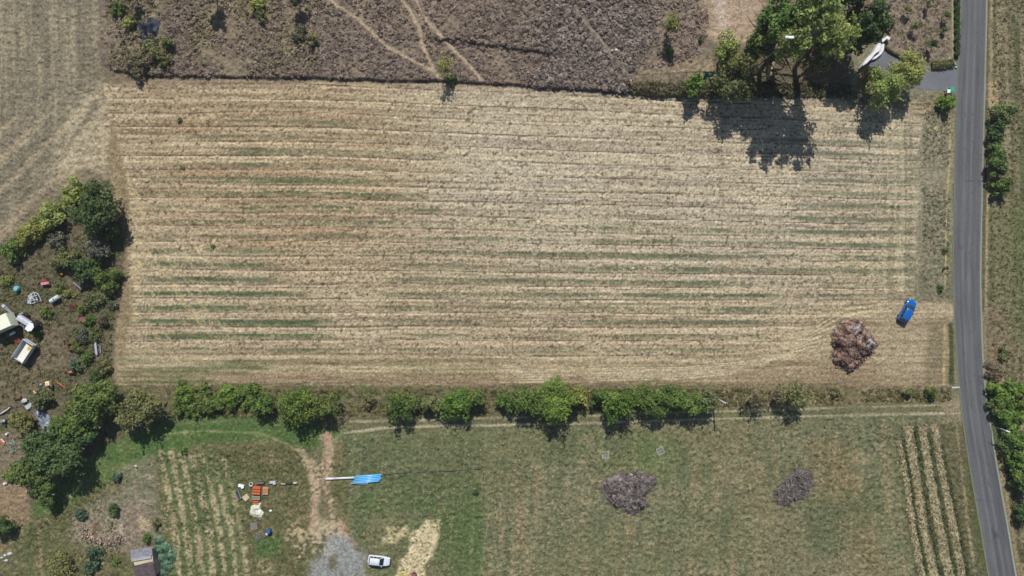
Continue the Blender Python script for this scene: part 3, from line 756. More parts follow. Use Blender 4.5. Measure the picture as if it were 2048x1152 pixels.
def make_tree(px, py, rpx, h, pal, label, name='tree', cat='tree', group=None, dens=1.0, leaf=0.20, shrub=False, ell=(1, 1), blobs=None, brk=1.0, crown_lo=None, seed=None):
    r_ = np.random.default_rng(seed if seed is not None else int(px * 13 + py * 7))
    lo = crown_lo if crown_lo is not None else (0.02 if shrub else 0.30)
    hc = h * (lo + 1) / 2 if not shrub else h * .5
    x, y = P(px, py, h * .72)
    R_ = 1.03 * rpx / S * (CAM_H - h * .72) / CAM_H
    z0 = gz(x, y) - 0.03
    root = empty(name, (x, y, z0))
    tag(root, label, cat, group)
    hz = h * (1 - lo) / 2
    nb = blobs or int(np.clip(12 + R_ * R_ * 2.6, 12, 95))
    d = r_.standard_normal((nb, 3)); d /= np.linalg.norm(d, axis=1)[:, None]
    rad = r_.random(nb) ** 0.45 * .86
    ang = np.arctan2(d[:, 1], d[:, 0])
    lob = 1 + .20 * np.sin(ang * 2 + r_.random() * 6) + .16 * np.sin(ang * 5 + r_.random() * 6)
    bc = np.stack([d[:, 0] * rad * R_ * lob * ell[0], d[:, 1] * rad * R_ * lob * ell[1], hc + d[:, 2] * rad * hz * .85], 1)
    br = R_ * (.15 + .17 * r_.random(nb)) + .14
    br = np.minimum(br * brk, max(hz * .8, .3))
    nl = int(np.clip(R_ * R_ * 360 * dens * max(ell[0] * ell[1], .3), 180, 13000))
    wgt = br ** 2; wgt /= wgt.sum()
    bi = r_.choice(nb, nl, p=wgt)
    dd = r_.standard_normal((nl, 3)); dd[:, 2] += .45; dd /= np.linalg.norm(dd, axis=1)[:, None]
    rr_ = br[bi] * (.62 + .48 * r_.random(nl) ** .7)
    cen = bc[bi] + dd * rr_[:, None]
    # stray twigs: some leaves fly further out
    st = r_.random(nl) < .06
    cen[st] += dd[st] * (r_.random(st.sum()) * .35 * R_ * .5)[:, None]
    cen[:, 2] = np.maximum(cen[:, 2], .06)
    nrm = dd + r_.standard_normal((nl, 3)) * .55; nrm[:, 2] += .35
    size = leaf * (.55 + .9 * r_.random(nl))
    V_, F_ = leaf_cards(cen, nrm, size, r=r_)
    dk, lt = np.array(PAL[pal][0]), np.array(PAL[pal][1])
    tw_ = 1 + .055 * np.clip(r_.standard_normal(3), -1.6, 1.6) * np.array([1.3, .5, 1]); tw_ *= .88 + .24 * r_.random(); dk = dk * tw_; lt = lt * tw_
    bt = r_.random(nb); t = np.clip(.55 * bt[bi] + .45 * r_.random(nl) + .05 * r_.standard_normal(nl), 0, 1)
    cols = dk[None] * (1 - t[:, None]) + lt[None] * t[:, None]
    cols = np.repeat(cols, 4, 0)
    # thin shoots that break the outline
    ns_ = int(np.clip(R_ * 7, 4, 40)) if name != 'young_tree' else 3
    sc_, sn_ = [], []
    for q in range(ns_):
        b_ = r_.integers(nb); dv = bc[b_] - np.array([0, 0, hc * .7]); dv = dv / (np.linalg.norm(dv) + 1e-6) + r_.standard_normal(3) * .35; dv /= np.linalg.norm(dv)
        ln = br[b_] + R_ * (.08 + .22 * r_.random()); m_ = int(6 + ln * 7)
        tq = r_.random(m_) ** .7
        pts_ = bc[b_] + dv * (tq * ln)[:, None] + r_.standard_normal((m_, 3)) * .09
        pts_[:, 2] = np.maximum(pts_[:, 2], .08)
        sc_.append(pts_); sn_.append(r_.standard_normal((m_, 3)) * .7 + np.array([0, 0, .8]))
    sc_ = np.concatenate(sc_); sn_ = np.concatenate(sn_)
    V2, F2 = leaf_cards(sc_, sn_, leaf * (.5 + .6 * r_.random(len(sc_))), r=r_)
    t2 = np.repeat(np.clip(.3 + .7 * r_.random(len(sc_)), 0, 1)[:, None], 4, 0)
    F_ = np.concatenate([F_, F2 + len(V_)]); V_ = np.concatenate([V_, V2]); cols = np.concatenate([cols, dk * (1 - t2) + lt * t2])
    # trunk and limbs
    TV = []; TF = []; offs = 0
    def add(path, rads, seg=6):
        nonlocal offs
        v, f = tube_np(path, rads, seg)
        TV.extend(v); TF.extend([tuple(i + offs for i in q) for q in f]); offs += len(v)
    tr = max(.03, h * .022)
    top = np.array([0, 0, h * (.62 if not shrub else .4)])
    bend = r_.standard_normal(3) * h * .02; bend[2] = 0
    add([(0, 0, -.1), tuple(top * .35 + bend), tuple(top * .7 + bend * 1.4), tuple(top)], [tr, tr * .85, tr * .6, tr * .3], 8)
    order = np.argsort(-br)[:min(nb, 12 if not shrub else 6)]
    if dens < .5 and not shrub:
        for q in range(34):
            a_ = r_.random() * 6.28; el_ = .25 + r_.random(); rr0 = R_ * (.5 + .6 * r_.random())
            s0 = top * (.35 + .6 * r_.random()); e_ = s0 + np.array([math.cos(a_) * rr0, math.sin(a_) * rr0, el_ * rr0 * .8])
            e_[2] = min(e_[2], h); mid = (s0 + e_) / 2 + r_.standard_normal(3) * .12 * rr0
            add([tuple(s0), tuple(mid), tuple(e_)], [tr * .35, tr * .22, tr * .1], 4)
    for q in order:
        s0 = top * (.35 + .6 * r_.random()) + bend
        e_ = bc[q]
        mid = (s0 + e_) / 2 + r_.standard_normal(3) * .06 * R_
        add([tuple(s0), tuple(mid), tuple(e_)], [tr * .42, tr * .28, tr * .10], 5)
    mesh_np('foliage' if shrub else 'crown', V_, F_, M_LEAF, cols, parent=root)
    mesh_np('stem' if shrub else 'trunk', TV, TF, M_BARK, parent=root)
    return root

HG = 'trees along the hedgerow between field and track'
T = []
def tree(*a, **k_): T.append(make_tree(*a, **k_))
def bush(px, py, r, h, pal, label, group=None, **k_):
    T.append(make_tree(px, py, r, h, pal, label, name='shrub', cat='shrub', group=group, shrub=True, **k_))

# --- upper right: tall poplars by the driveway
PG = 'tall trees grown together by the driveway'
tree(1556, 34, 50, 19, 'green', 'tall mid-green tree on the left of the clump by the driveway', 'tree', 'tree', PG, dens=.42, leaf=.25, crown_lo=.42, blobs=70, brk=.62)
tree(1628, 14, 60, 24, 'poplar', 'tallest yellow-green tree at the top middle of the driveway clump', 'tree', 'tree', PG, dens=.34, leaf=.26, crown_lo=.45, blobs=70, brk=.62)
tree(1670, 72, 46, 22, 'yellow', 'palest yellow-green tall tree on the right side of the driveway clump', 'tree', 'tree', PG, dens=.40, leaf=.25, crown_lo=.45, blobs=70, brk=.62)
tree(1586, 84, 44, 21, 'poplar', 'tall yellow-green tree at the lower edge of the driveway clump beside the white box', 'tree', 'tree', PG, dens=.36, leaf=.25, crown_lo=.45, blobs=70, brk=.62)
tree(1640, 122, 24, 13, 'olive', 'thin olive tree hanging over the deep shade below the driveway clump', 'tree', 'tree', PG, dens=.45, leaf=.22, crown_lo=.4)
tree(1738, 40, 42, 14, 'dark', 'dark green tree on the right of the tall clump by the garden', 'tree', 'tree', PG, leaf=.25, dens=1.2)
tree(1712, 86, 24, 11, 'dark', 'small dark tree tucked between tall clump and white wall', 'tree', 'tree', PG, leaf=.22)
tree(1512, 86, 30, 13, 'green', 'bluish-green tree on the left flank of the tall driveway clump', 'tree', 'tree', PG, leaf=.22, crown_lo=.45)
tree(1700, -42, 52, 17, 'dark', 'large dark tree just beyond the top edge behind the driveway clump', 'tree', 'tree', PG, leaf=.26, dens=1.1)
tree(1456, 104, 30, 9, 'yellow', 'small yellow-green tree above the teal tarpaulin', dens=.9)
tree(1490, 134, 30, 11, 'olive', 'olive tree with bare leaning trunk left of the tree shade', dens=.6)
tree(1466, 168, 40, 8, 'olive', 'sparse olive-brown tree on the field edge right of the teal tarpaulin', dens=.6)
tree(1389, 172, 22, 4.5, 'bright', 'small round green tree on the field edge left of the teal tarpaulin')
tree(1340, 52, 19, 6, 'yellow', 'spindly pale green tree alone on the grey earth', dens=.45, leaf=.18)
bush(1336, 104, 8, 1.8, 'green', 'little green bush under the spindly pale tree')
tree(1772, 174, 42, 7.5, 'poplar', 'yellow-green tree over the lower side of the driveway', dens=.85)
tree(1820, 140, 37, 7, 'poplar', 'yellow-green feathery tree leaning over the upper side of the driveway', dens=.9)
bush(1742, 152, 18, 3, 'brown', 'brown withered bush beside the white entrance wall')
bush(1712, 188, 14, 1.6, 'grey', 'grey-green bush on the field corner below the tree shade')
bush(1898, 202, 17, 2.8, 'bright', 'bright green bush below the green wheelie bin')
# young garden trees
GG = 'young trees planted in the garden plot'
for (gx_, gy_, gr_, gh_, gp_, gl_) in ((1779, 14, 9, 2.6, 'grey', 'grey-green young garden tree with a ring at its foot near the dark tree'), (1817, 17, 7, 2.2, 'olive', 'olive young garden tree inside the second planting ring'),
        (1861, 6, 7, 2.4, 'olive', 'young garden tree in the ring nearest the top edge'), (1895, 28, 7, 2.4, 'green', 'young garden tree close to the roadside hedge'),
        (1832, 50, 9, 2.6, 'olive', 'olive young tree in the middle of the garden plot'), (1866, 86, 10, 3.0, 'dark', 'dark round young tree nearest the driveway in the garden'),
        (1890, 58, 5, 1.5, 'green', 'tiny young tree beside the roadside hedge of the garden')):
    tree(gx_, gy_, gr_, gh_, gp_, gl_, 'young_tree', 'tree', GG, leaf=.15)
# --- right of the road
bush(2014, 222, 25, 3.2, 'olive', 'olive-green bush right of the road opposite the driveway', dens=.9)
bush(1998, 262, 18, 2.8, 'dark', 'dark bush right of the road just below the olive-green one')
bush(2003, 330, 23, 3.5, 'dark', 'dark green bush right of the road, upper of a touching pair')
bush(2007, 372, 21, 3.2, 'green', 'green bush right of the road, lower of a touching pair')
bush(2010, 706, 12, 1.2, 'olive', 'low olive bush in dry grass right of the road')
VG = 'overgrown bushes where the road bends'
bush(2016, 788, 30, 3.2, 'bright', 'bright green bramble mass at the top of the overgrown strip', VG, leaf=.22)
bush(2040, 778, 22, 3.2, 'bright', 'bright bramble at the top right of the overgrown strip', VG)
bush(2022, 832, 24, 3.0, 'bright', 'bright bramble just above the white pole', VG)
bush(2036, 876, 24, 3.2, 'bright', 'bramble bush just right of the white pole', VG)
bush(2044, 922, 22, 3.6, 'bright', 'dark-sided bush below the white pole', VG)
bush(2052, 975, 22, 3.4, 'dark', 'narrow dark bush at the right edge below the brambles', VG)
bush(2054, 1030, 22, 2.6, 'dark', 'lowest dark bush of the strip at the right edge', VG)
bush(1990, 745, 18, 1.2, 'brown', 'dry brown thicket above the bright brambles', VG, dens=.6)
bush(2000, 812, 20, 2.6, 'green', 'bramble bush at the road side of the overgrown strip above the white pole', VG, leaf=.2)
bush(2048, 824, 22, 3.2, 'bright', 'bright bramble cut by the right edge above the white pole', VG, leaf=.2)
bush(2022, 895, 16, 2.8, 'green', 'small bramble bush left below the white pole', VG, leaf=.2)
bush(2056, 880, 20, 3.0, 'green', 'bramble cut by the right edge below the white pole', VG, leaf=.2)
bush(2038, 950, 16, 3.0, 'green', 'green bush between the bright brambles and the narrow dark bush', VG, leaf=.2)
bush(2000, 300, 16, 2.6, 'green', 'small green bush between the two pairs of bushes right of the road', leaf=.2)
# --- hedgerow
hedge = [(520, 808, 27, 4.6, 'green', .8, 'loose green hedgerow tree left of the widest one'),
         (588, 812, 40, 6.0, 'bright', 1.1, 'widest bright green hedgerow tree above the dirt drive, with a rusty patch'),
         (640, 815, 31, 5.6, 'green', .8, 'green hedgerow tree right of the widest one above the dirt drive'),
         (738, 800, 14, 2.0, 'olive', .6, 'small olive hedgerow bush standing alone in the gap above the blue pipes'),
         (803, 812, 33, 5.2, 'green', 1.0, 'round green hedgerow tree just right of the gap'),
         (862, 808, 20, 4.0, 'olive', .8, 'small olive hedgerow tree between two round green ones'),
         (912, 812, 36, 5.2, 'bright', 1.0, 'bright round hedgerow tree left of the bluish gap'),
         (948, 796, 22, 4.0, 'green', .9, 'green hedgerow tree directly left of the bluish gap'),
         (1012, 806, 22, 3.6, 'green', .9, 'small green hedgerow tree right of the bluish gap'),
         (1058, 802, 33, 5.4, 'green', 1.0, 'green hedgerow tree left of the longest double shadow'),
         (1112, 806, 44, 6.4, 'bright', 1.1, 'largest bright green tree in the middle of the hedgerow'),
         (1156, 792, 22, 4.2, 'yellow', .8, 'yellowish hedgerow tree right of the middle one'),
         (1202, 792, 22, 4.2, 'green', .8, 'green hedgerow tree right of the small pale clearing'),
         (1242, 806, 38, 6.2, 'bright', 1.0, 'bright tree with a deep ragged shadow above the left white pallet'),
         (1292, 800, 30, 4.6, 'green', .9, 'low green hedgerow tree above the space between the white pallets'),
         (1335, 802, 34, 5.6, 'green', 1.0, 'green hedgerow tree above the right white pallet'),
         (1382, 804, 28, 5.4, 'green', .9, 'green hedgerow tree second from the utility pole'),
         (1418, 800, 26, 5.2, 'olive', .8, 'olive hedgerow tree beside the utility pole'),
         (1512, 800, 24, 5.2, 'brown', .22, 'nearly bare brown tree over the track right of the utility pole'),
         (1560, 796, 20, 4.0, 'brown', .3, 'small half-bare brown tree beside the sparse green one'),
         (1598, 790, 33, 5.8, 'olive', .42, 'sparse olive-green tree over the track, last of the hedgerow')]
for a in hedge:
    tree(a[0], a[1], a[2], a[3], a[4], a[6], 'hedgerow_tree', 'tree', HG, dens=a[5] * .72, crown_lo=.12, ell=(1.05, .92))
bush(1676, 786, 9, 1.6, 'olive', 'small dry bush on the bank below the soil heap', dens=.7)
bush(1824, 786, 9, 2.2, 'olive', 'small bush with a narrow shadow above the track near the road', dens=.7)
bush(1866, 786, 13, 1.8, 'green', 'low green bush above the track nearest the road', dens=.7)
# creeper mass at the hedgerow's left end
CG = 'creeper mounds at the left end of the hedgerow'
bush(365, 798, 30, 1.7, 'bright', 'leftmost bright green creeper mound of the hedgerow', CG, leaf=.2)
bush(412, 800, 32, 1.9, 'green', 'second green creeper mound of the hedgerow, darker at its foot', CG, leaf=.2)
bush(458, 794, 28, 2.0, 'bright', 'third bright creeper mound of the hedgerow', CG, leaf=.2)
bush(492, 792, 24, 2.0, 'green', 'fourth creeper mound touching the first hedgerow tree', CG, leaf=.2)
bush(386, 822, 16, 1.4, 'green', 'small creeper tongue hanging over the green lane', CG, leaf=.18)
# --- left side
tree(186, 420, 50, 6.5, 'dark', 'large round dark green tree at the left edge of the stubble field', leaf=.24, dens=.85)
bush(212, 468, 24, 3.6, 'dark', 'dark bush filling the foot of the large round tree on the field side', dens=.9)
bush(168, 386, 20, 3.4, 'green', 'green bush at the top tip of the left clump above the large round tree')
YG = 'yellow-green bushes bordering the fallow field'
bush(143, 392, 30, 3.2, 'yellow', 'yellow-green bush touching the large round dark tree', YG, dens=1.2)
bush(98, 428, 30, 3.2, 'yellow', 'yellow-green bush in the middle of the row by the fallow field', YG, dens=1.2)
bush(58, 462, 26, 3.0, 'yellow', 'yellow-green bush second from the left edge by the fallow field', YG, dens=1.2)
bush(18, 500, 24, 2.6, 'green', 'green bush at the left edge ending the row by the fallow field', YG)
bush(190, 495, 24, 3.4, 'grey', 'grey-green bush under the large round dark tree', dens=.8)
bush(128, 520, 26, 2.8, 'olive', 'olive-yellow bush in the upper yard above the orange scrap')
bush(168, 538, 30, 3.2, 'dark', 'dark green bush in the upper yard behind the orange scrap')
bush(214, 560, 24, 3.0, 'green', 'green bush on the field edge right of the orange scrap')
bush(112, 478, 20, 1.6, 'grey', 'low grey bush in the middle of the upper yard', dens=.6)
WG = 'weedy bushes among the scrap'
for q, (bx_, by_, br_, bh_, bp_, bl_) in enumerate((
        (118, 578, 10, 1.2, 'green', 'round weed bush between the pink plough and the white tank'), (136, 585, 12, 1.2, 'yellow', 'yellowish weed bush right of the white tank'),
        (178, 600, 17, 1.8, 'olive', 'olive weed bush right of the rusty machine'), (206, 590, 15, 1.6, 'olive', 'olive weed bush on the field edge above the brown bin'),
        (176, 640, 12, 1.2, 'green', 'green weed bush right of the rusty boxes'), (198, 640, 12, 1.5, 'brown', 'brownish weed bush touching the brown bin'),
        (160, 670, 15, 1.4, 'grey', 'grey-green weed bush below the rusty boxes'), (184, 672, 14, 1.3, 'olive', 'olive weed bush above the long grey panel'),
        (172, 718, 14, 1.4, 'green', 'green weed bush left below the long grey panel'), (205, 735, 16, 1.4, 'olive', 'olive weed bush below the long grey panel'),
        (150, 695, 12, 1.2, 'green', 'green weed bush right of the rusty ring'), (72, 668, 12, 1.0, 'green', 'small weed bush between grey machine and trailer'),
        (90, 625, 13, 1.0, 'green', 'small weed bush below the tangle of pale tubes'), (10, 560, 12, 1.2, 'yellow', 'yellowish weed bush left of the blue drum'),
        (190, 756, 14, 1.6, 'dark', 'dark weed bush at the bottom of the yard'), (225, 610, 9, 1.0, 'grey', 'little grey weed bush on the edge of the stubble field'),
        (150, 733, 12, 1.2, 'blue', 'bluish weed bush beside the teal rack'), (160, 620, 10, 1.2, 'green', 'weed bush just above the rusty boxes'))):
    bush(bx_, by_, br_, bh_, bp_, bl_, WG, leaf=.15)
tree(182, 806, 42, 6.2, 'green', 'green tree at the top right of the lower-left wood', leaf=.24)
tree(138, 856, 36, 6.0, 'green', 'mid-green tree in the middle of the lower-left wood', leaf=.24)
tree(104, 908, 54, 7, 'dark', 'largest dark green tree in the lower-left wood', leaf=.26, dens=1.05)
tree(62, 942, 40, 6.0, 'green', 'green tree at the lower left of the wood beside the little yellow bush', leaf=.24)
tree(164, 874, 27, 5, 'dark', 'dark tree on the lane side of the lower-left wood', leaf=.24)
tree(90, 972, 28, 5.0, 'green', 'green tree at the foot of the lower-left wood', leaf=.22)
bush(40, 848, 27, 3.8, 'olive', 'round olive-yellow bush left of the pale slab')
bush(82, 802, 22, 2.4, 'olive', 'sparse olive bush above the pale slab', dens=.7)
bush(14, 950, 11, 1.4, 'yellow', 'little yellow bush on the left side of the wood')
tree(276, 822, 44, 5.6, 'olive', 'brownish-green tree standing between wood and hedgerow', dens=.8, leaf=.22)
bush(232, 800, 12, 1.6, 'olive', 'low olive bush between the wood and the brownish tree', dens=.7)
bush(2, 1058, 24, 3.2, 'dark', 'dark bush cut by the left edge near the bottom')
bush(185, 1108, 15, 1.8, 'blue', 'bluish-green bush beside the stones left of the shed')
bush(182, 1134, 14, 1.4, 'blue', 'lower bluish-green bush left of the shed')
bush(226, 1020, 11, 1.6, 'dark', 'small dark bush on the edge of the dirt clearing')
bush(160, 1030, 12, 1.0, 'blue', 'flat bluish bush between green lane and stones')
bush(122, 1134, 28, 2.2, 'olive', 'wide olive bush at the bottom edge left of the shed', dens=.8)
bush(232, 956, 10, 1.0, 'blue', 'small bluish bush at the tip of the dirt clearing')
bush(290, 1080, 10, 1.2, 'green', 'small green bush at the corner of the shed roof', leaf=.15)
bush(230, 1122, 7, .8, 'bright', 'tiny bright plant left of the shed', leaf=.15)
bush(108, 1015, 14, 1.2, 'green', 'low green bush beside the lane under the wood')
bush(310, 1048, 9, .9, 'olive', 'small olive bush above the vegetable patch')
bush(366, 900, 8, .8, 'bright', 'small bright green clump at the top of the weedy rows', leaf=.15)
# --- top left scrub
bush(258, 42, 15, 1.8, 'yellow', 'pale green bush beside the dark crumpled sheet', dens=.8)
bush(275, 126, 26, 1.8, 'brown', 'wide tan-olive bush on the corner of the scrubland', dens=.8)
bush(318, 112, 22, 1.8, 'olive', 'olive bush right of the tan one on the scrub corner', dens=.8)
bush(334, 84, 12, 2.0, 'green', 'green bush with a round shadow on the scrub corner')
bush(300, 92, 14, 1.4, 'olive', 'low olive bush below the dark crumpled sheet', dens=.7)
bush(235, 16, 13, 1.4, 'green', 'low green bush at the top edge left of the dark sheet', dens=.7)
bush(515, 10, 15, 1.8, 'yellow', 'yellow-green bush at the top edge of the scrubland', dens=.7)
bush(525, 32, 11, 1.4, 'olive', 'olive bush below the yellow-green one at the top edge', dens=.7)
bush(600, 66, 14, 1.3, 'brown', 'brownish bush in the scrub below the small brown tree', dens=.6)
bush(625, 82, 12, 1.2, 'olive', 'olive bush in the scrub near the start of the thin trail', dens=.6)
tree(592, -2, 14, 4.5, 'brown', 'small brown tree at the top edge with a dark shadow')
tree(415, -22, 18, 6.5, 'green', 'tree just beyond the top edge whose shadow reaches the scrub')
tree(262, -8, 11, 4.0, 'green', 'slim tree at the top edge above the pale green bush')
tree(892, 132, 21, 5.6, 'yellow', 'spindly pale green tree at the foot of the trails', dens=.22, leaf=.15)
bush(904, 160, 10, 1.0, 'green', 'dark low bush under the spindly tree at the foot of the trails', dens=.6)
bush(358, 239, 4.5, .5, 'olive', 'tiny green shrub alone in the upper left of the stubble field', leaf=.12)
bush(362, 333, 4, .6, 'yellow', 'tiny yellowish shrub alone in the left of the stubble field', leaf=.12)
bush(425, 493, 3.5, .3, 'green', 'tiny green shrub among the green rows of the stubble field', leaf=.12)
bush(1892, 500, 7, .8, 'green', 'small roadside bush halfway down the stubble field', leaf=.14)
bush(1884, 575, 8, 1.0, 'green', 'small roadside bush above the field entrance', leaf=.14)
bush(950, 984, 5, .5, 'dark', 'tiny dark clump in the green part of the meadow', leaf=.12)
bush(1400, 82, 5, .9, 'dark', 'tiny dark bush on the grey earth left of the pale patch', leaf=.12)

# ------------------------------------------------------------------ uncountable ground cover
def scatter(name, label, cat, polyuv, n, size, hgt, cols, cards=7, spread=1.0, mod=None, mat=None, seed=5, up=.5):
    r_ = np.random.default_rng(seed)
    p = np.array(polyuv); x0, y0 = p.min(0); x1, y1 = p.max(0)
    uu = r_.uniform(x0, x1, n * 3).astype(np.float32); vv = r_.uniform(y0, y1, n * 3).astype(np.float32)
    keep = sdf(polyuv, uu, vv) > 1
    if mod is not None: keep &= mod(uu, vv, r_)
    uu = uu[keep][:n]; vv = vv[keep][:n]; n = len(uu)
    x = (uu - 1024) / S; y = (576 - vv) / S; z = gzv(x, y)
    sc = size * (.5 + .9 * r_.random(n))
    ti = np.repeat(np.arange(n), cards)
    d = r_.standard_normal((n * cards, 3)); d[:, 2] = np.abs(d[:, 2]); d /= np.linalg.norm(d, axis=1)[:, None]
    cen = np.stack([x[ti], y[ti], z[ti]], 1) + d * (sc[ti] * spread)[:, None] * np.array([1, 1, hgt])
    nrm = d + r_.standard_normal(d.shape) * .4; nrm[:, 2] += up
    V_, F_ = leaf_cards(cen, nrm, sc[ti] * (.42 + .3 * r_.random(len(ti))), aspect=.55, r=r_)
    a, b = np.array(cols[0]), np.array(cols[1])
    t = np.clip(.6 * r_.random(n)[ti] + .4 * r_.random(len(ti)), 0, 1)[:, None]
    cc = np.repeat(a * (1 - t) + b * t, 4, 0)
    o = mesh_np(name, V_, F_, mat or M_DRY, cc)
    tag(o, label, cat, kind='stuff')
    return o
def nmod(thr, seed=9, sx=40, sy=40):
    return lambda u, v, r_: (vnoise(u, v, sx, sy, seed) + .6 * r_.standard_normal(len(u)) * .5) > thr
SCR_IN = [(212, -40), (1400, -40), (1418, 60), (1390, 125), (1262, 150), (1262, 186), (1000, 169), (880, 162), (520, 155), (320, 153), (215, 140)]
def notrail(u, v, r_):
    k_ = np.ones(len(u), bool)
    for t_ in ([(650, -10), (712, 35), (735, 55), (772, 92), (800, 108), (868, 145)], [(795, -10), (820, 20), (840, 60), (845, 90), (884, 164)], [(828, -10), (860, 48), (912, 105), (968, 168)], [(1150, 15), (1190, 70), (1258, 152)]):
        k_ &= linedist(t_, u, v) > 6
    return k_
scatter('heather', 'grey-purple heath tufts covering the scrubland', 'heather', SCR_IN, 5600, .34, .55, (lin((100, 87, 77)), lin((168, 150, 134))), cards=9, seed=11,
        mod=lambda u, v, r_: notrail(u, v, r_) & (fbm(u, v, 46, 36, 78, 2) + .35 * r_.standard_normal(len(u)) + .5 * smooth(500, 700, u) > -.05))
scatter('heather', 'bluish-grey dense heath tufts left of the spindly pale tree', 'heather', [(1040, -40), (1340, -40), (1320, 60), (1262, 150), (1262, 184), (1060, 172), (1040, 90)], 1500, .46, .7, (lin((92, 82, 75)), lin((174, 158, 146))), cards=12, seed=12,
        mod=lambda u, v, r_: notrail(u, v, r_) & (fbm(u, v, 60, 50, 77, 2) * 55 + np.minimum(u - 1085, 1290 - u) > 12 * r_.standard_normal(len(u))))
scatter('dry_grass', 'tan dry grass tufts mixed into the left scrubland', 'grass', [(212, -40), (640, -40), (640, 150), (320, 152), (215, 140)], 1100, .38, .6, (lin((84, 84, 56)), lin((160, 146, 112))), cards=9, mod=nmod(.05, 9, 60, 50), seed=13)
scatter('dry_grass', 'dark grassy bank below the teal tarpaulin fence', 'grass', [(1240, 168), (1380, 166), (1450, 160), (1700, 170), (1700, 194), (1420, 195), (1260, 189)], 700, .4, .7, (lin((50, 50, 34)), lin((120, 112, 80))), cards=10, seed=14)
ME_IN = [(700, 872), (1915, 840), (1922, 900), (1955, 1060), (1985, 1190), (740, 1190), (735, 1100), (672, 1030), (665, 930)]
scatter('grass', 'olive grass tufts all over the south meadow', 'grass', ME_IN, 7000, .18, .6, (lin((60, 68, 42)), lin((138, 140, 100))), cards=6, mod=nmod(-.25), seed=15)
scatter('dry_grass', 'straw-coloured dry tufts all over the south meadow', 'grass', ME_IN, 3000, .17, .6, (lin((104, 92, 72)), lin((192, 174, 142))), cards=6, mod=nmod(.1, 10, 30, 90), seed=16)
scatter('weeds', 'green weeds in rows across the stubble field', 'weeds', [(270, 330), (900, 400), (1200, 430), (1830, 300), (1825, 600), (1560, 730), (280, 730)], 9000, .13, .5,
        (lin((70, 84, 50)), lin((128, 134, 92))), cards=5, seed=17,
        mod=lambda u, v, r_: (np.abs(((v - .045 * np.clip(u - 600, 0, 1300) * np.clip((640 - v) / 430, 0, 1) - 10) % per) - 4.5) < 6) & (vnoise(u, np.floor((v - 10) / per) * 29., 70, 1, 51) > -.1))
scatter('weeds', 'weeds and tall grass over the scrap yard', 'weeds', [(-40, 510), (120, 440), (235, 520), (222, 760), (140, 790), (0, 830), (-40, 830)], 2600, .24, .7, (lin((58, 66, 36)), lin((132, 124, 86))), cards=8, seed=18, mod=nmod(-.25))
scatter('weeds', 'weeds along the verge between field and road', 'weeds', [(1846, 205), (1902, 205), (1898, 600), (1842, 600)], 700, .22, .5, (lin((84, 84, 60)), lin((148, 140, 112))), cards=6, seed=19, mod=nmod(-.1))
scatter('weeds', 'rough growth under the hedgerow trees', 'weeds', [(330, 778), (1440, 776), (1900, 778), (1905, 802), (1440, 815), (700, 832), (340, 835)], 3200, .26, .7, (lin((58, 64, 34)), lin((130, 122, 80))), cards=8, seed=20, mod=nmod(-.2))
scatter('grass', 'rough grass right of the road', 'grass', [(1986, -40), (2080, -40), (2080, 1180), (2050, 1160), (2010, 960), (1990, 800), (1978, 640), (1980, 300)], 2600, .22, .6, (lin((64, 68, 40)), lin((146, 136, 100))), cards=7, seed=21)
scatter('weeds', 'weeds between the bare rows of the lower-left plot', 'weeds', [(318, 905), (450, 900), (480, 980), (492, 1180), (345, 1180), (335, 1060)], 650, .2, .7, (lin((62, 76, 44)), lin((124, 128, 84))), cards=7, seed=22, mod=nmod(.1, 9, 18, 60))
scatter('weeds', 'rough grass round the crates and the green lane', 'weeds', [(60, 1040), (200, 960), (300, 930), (500, 890), (600, 900), (618, 1000), (600, 1170), (495, 1180), (470, 960), (320, 900), (230, 1000), (240, 1180), (40, 1180)], 3000, .19, .6, (lin((56, 70, 38)), lin((126, 122, 82))), cards=6, seed=23, mod=nmod(-.1))
scatter('weeds', 'garden plot weeds between the young trees', 'weeds', [(1705, -40), (1902, -40), (1900, 112), (1815, 118), (1775, 76), (1750, 60)], 900, .2, .5, (lin((82, 76, 56)), lin((146, 132, 106))), cards=6, seed=24)
scatter('stones', 'loose pale stones strewn round the dirt clearing', 'stones', [(150, 1050), (200, 1040), (250, 1075), (260, 1100), (210, 1120), (170, 1085)], 160, .24, .7, (lin((120, 104, 86)), lin((190, 172, 146))), cards=9, spread=.6, seed=25)
scatter('clods', 'reddish clods beside the weedy rows', 'clods', [(322, 1010), (350, 1010), (356, 1070), (328, 1075)], 70, .24, .7, (lin((130, 108, 86)), lin((196, 168, 134))), cards=9, spread=.6, seed=26)

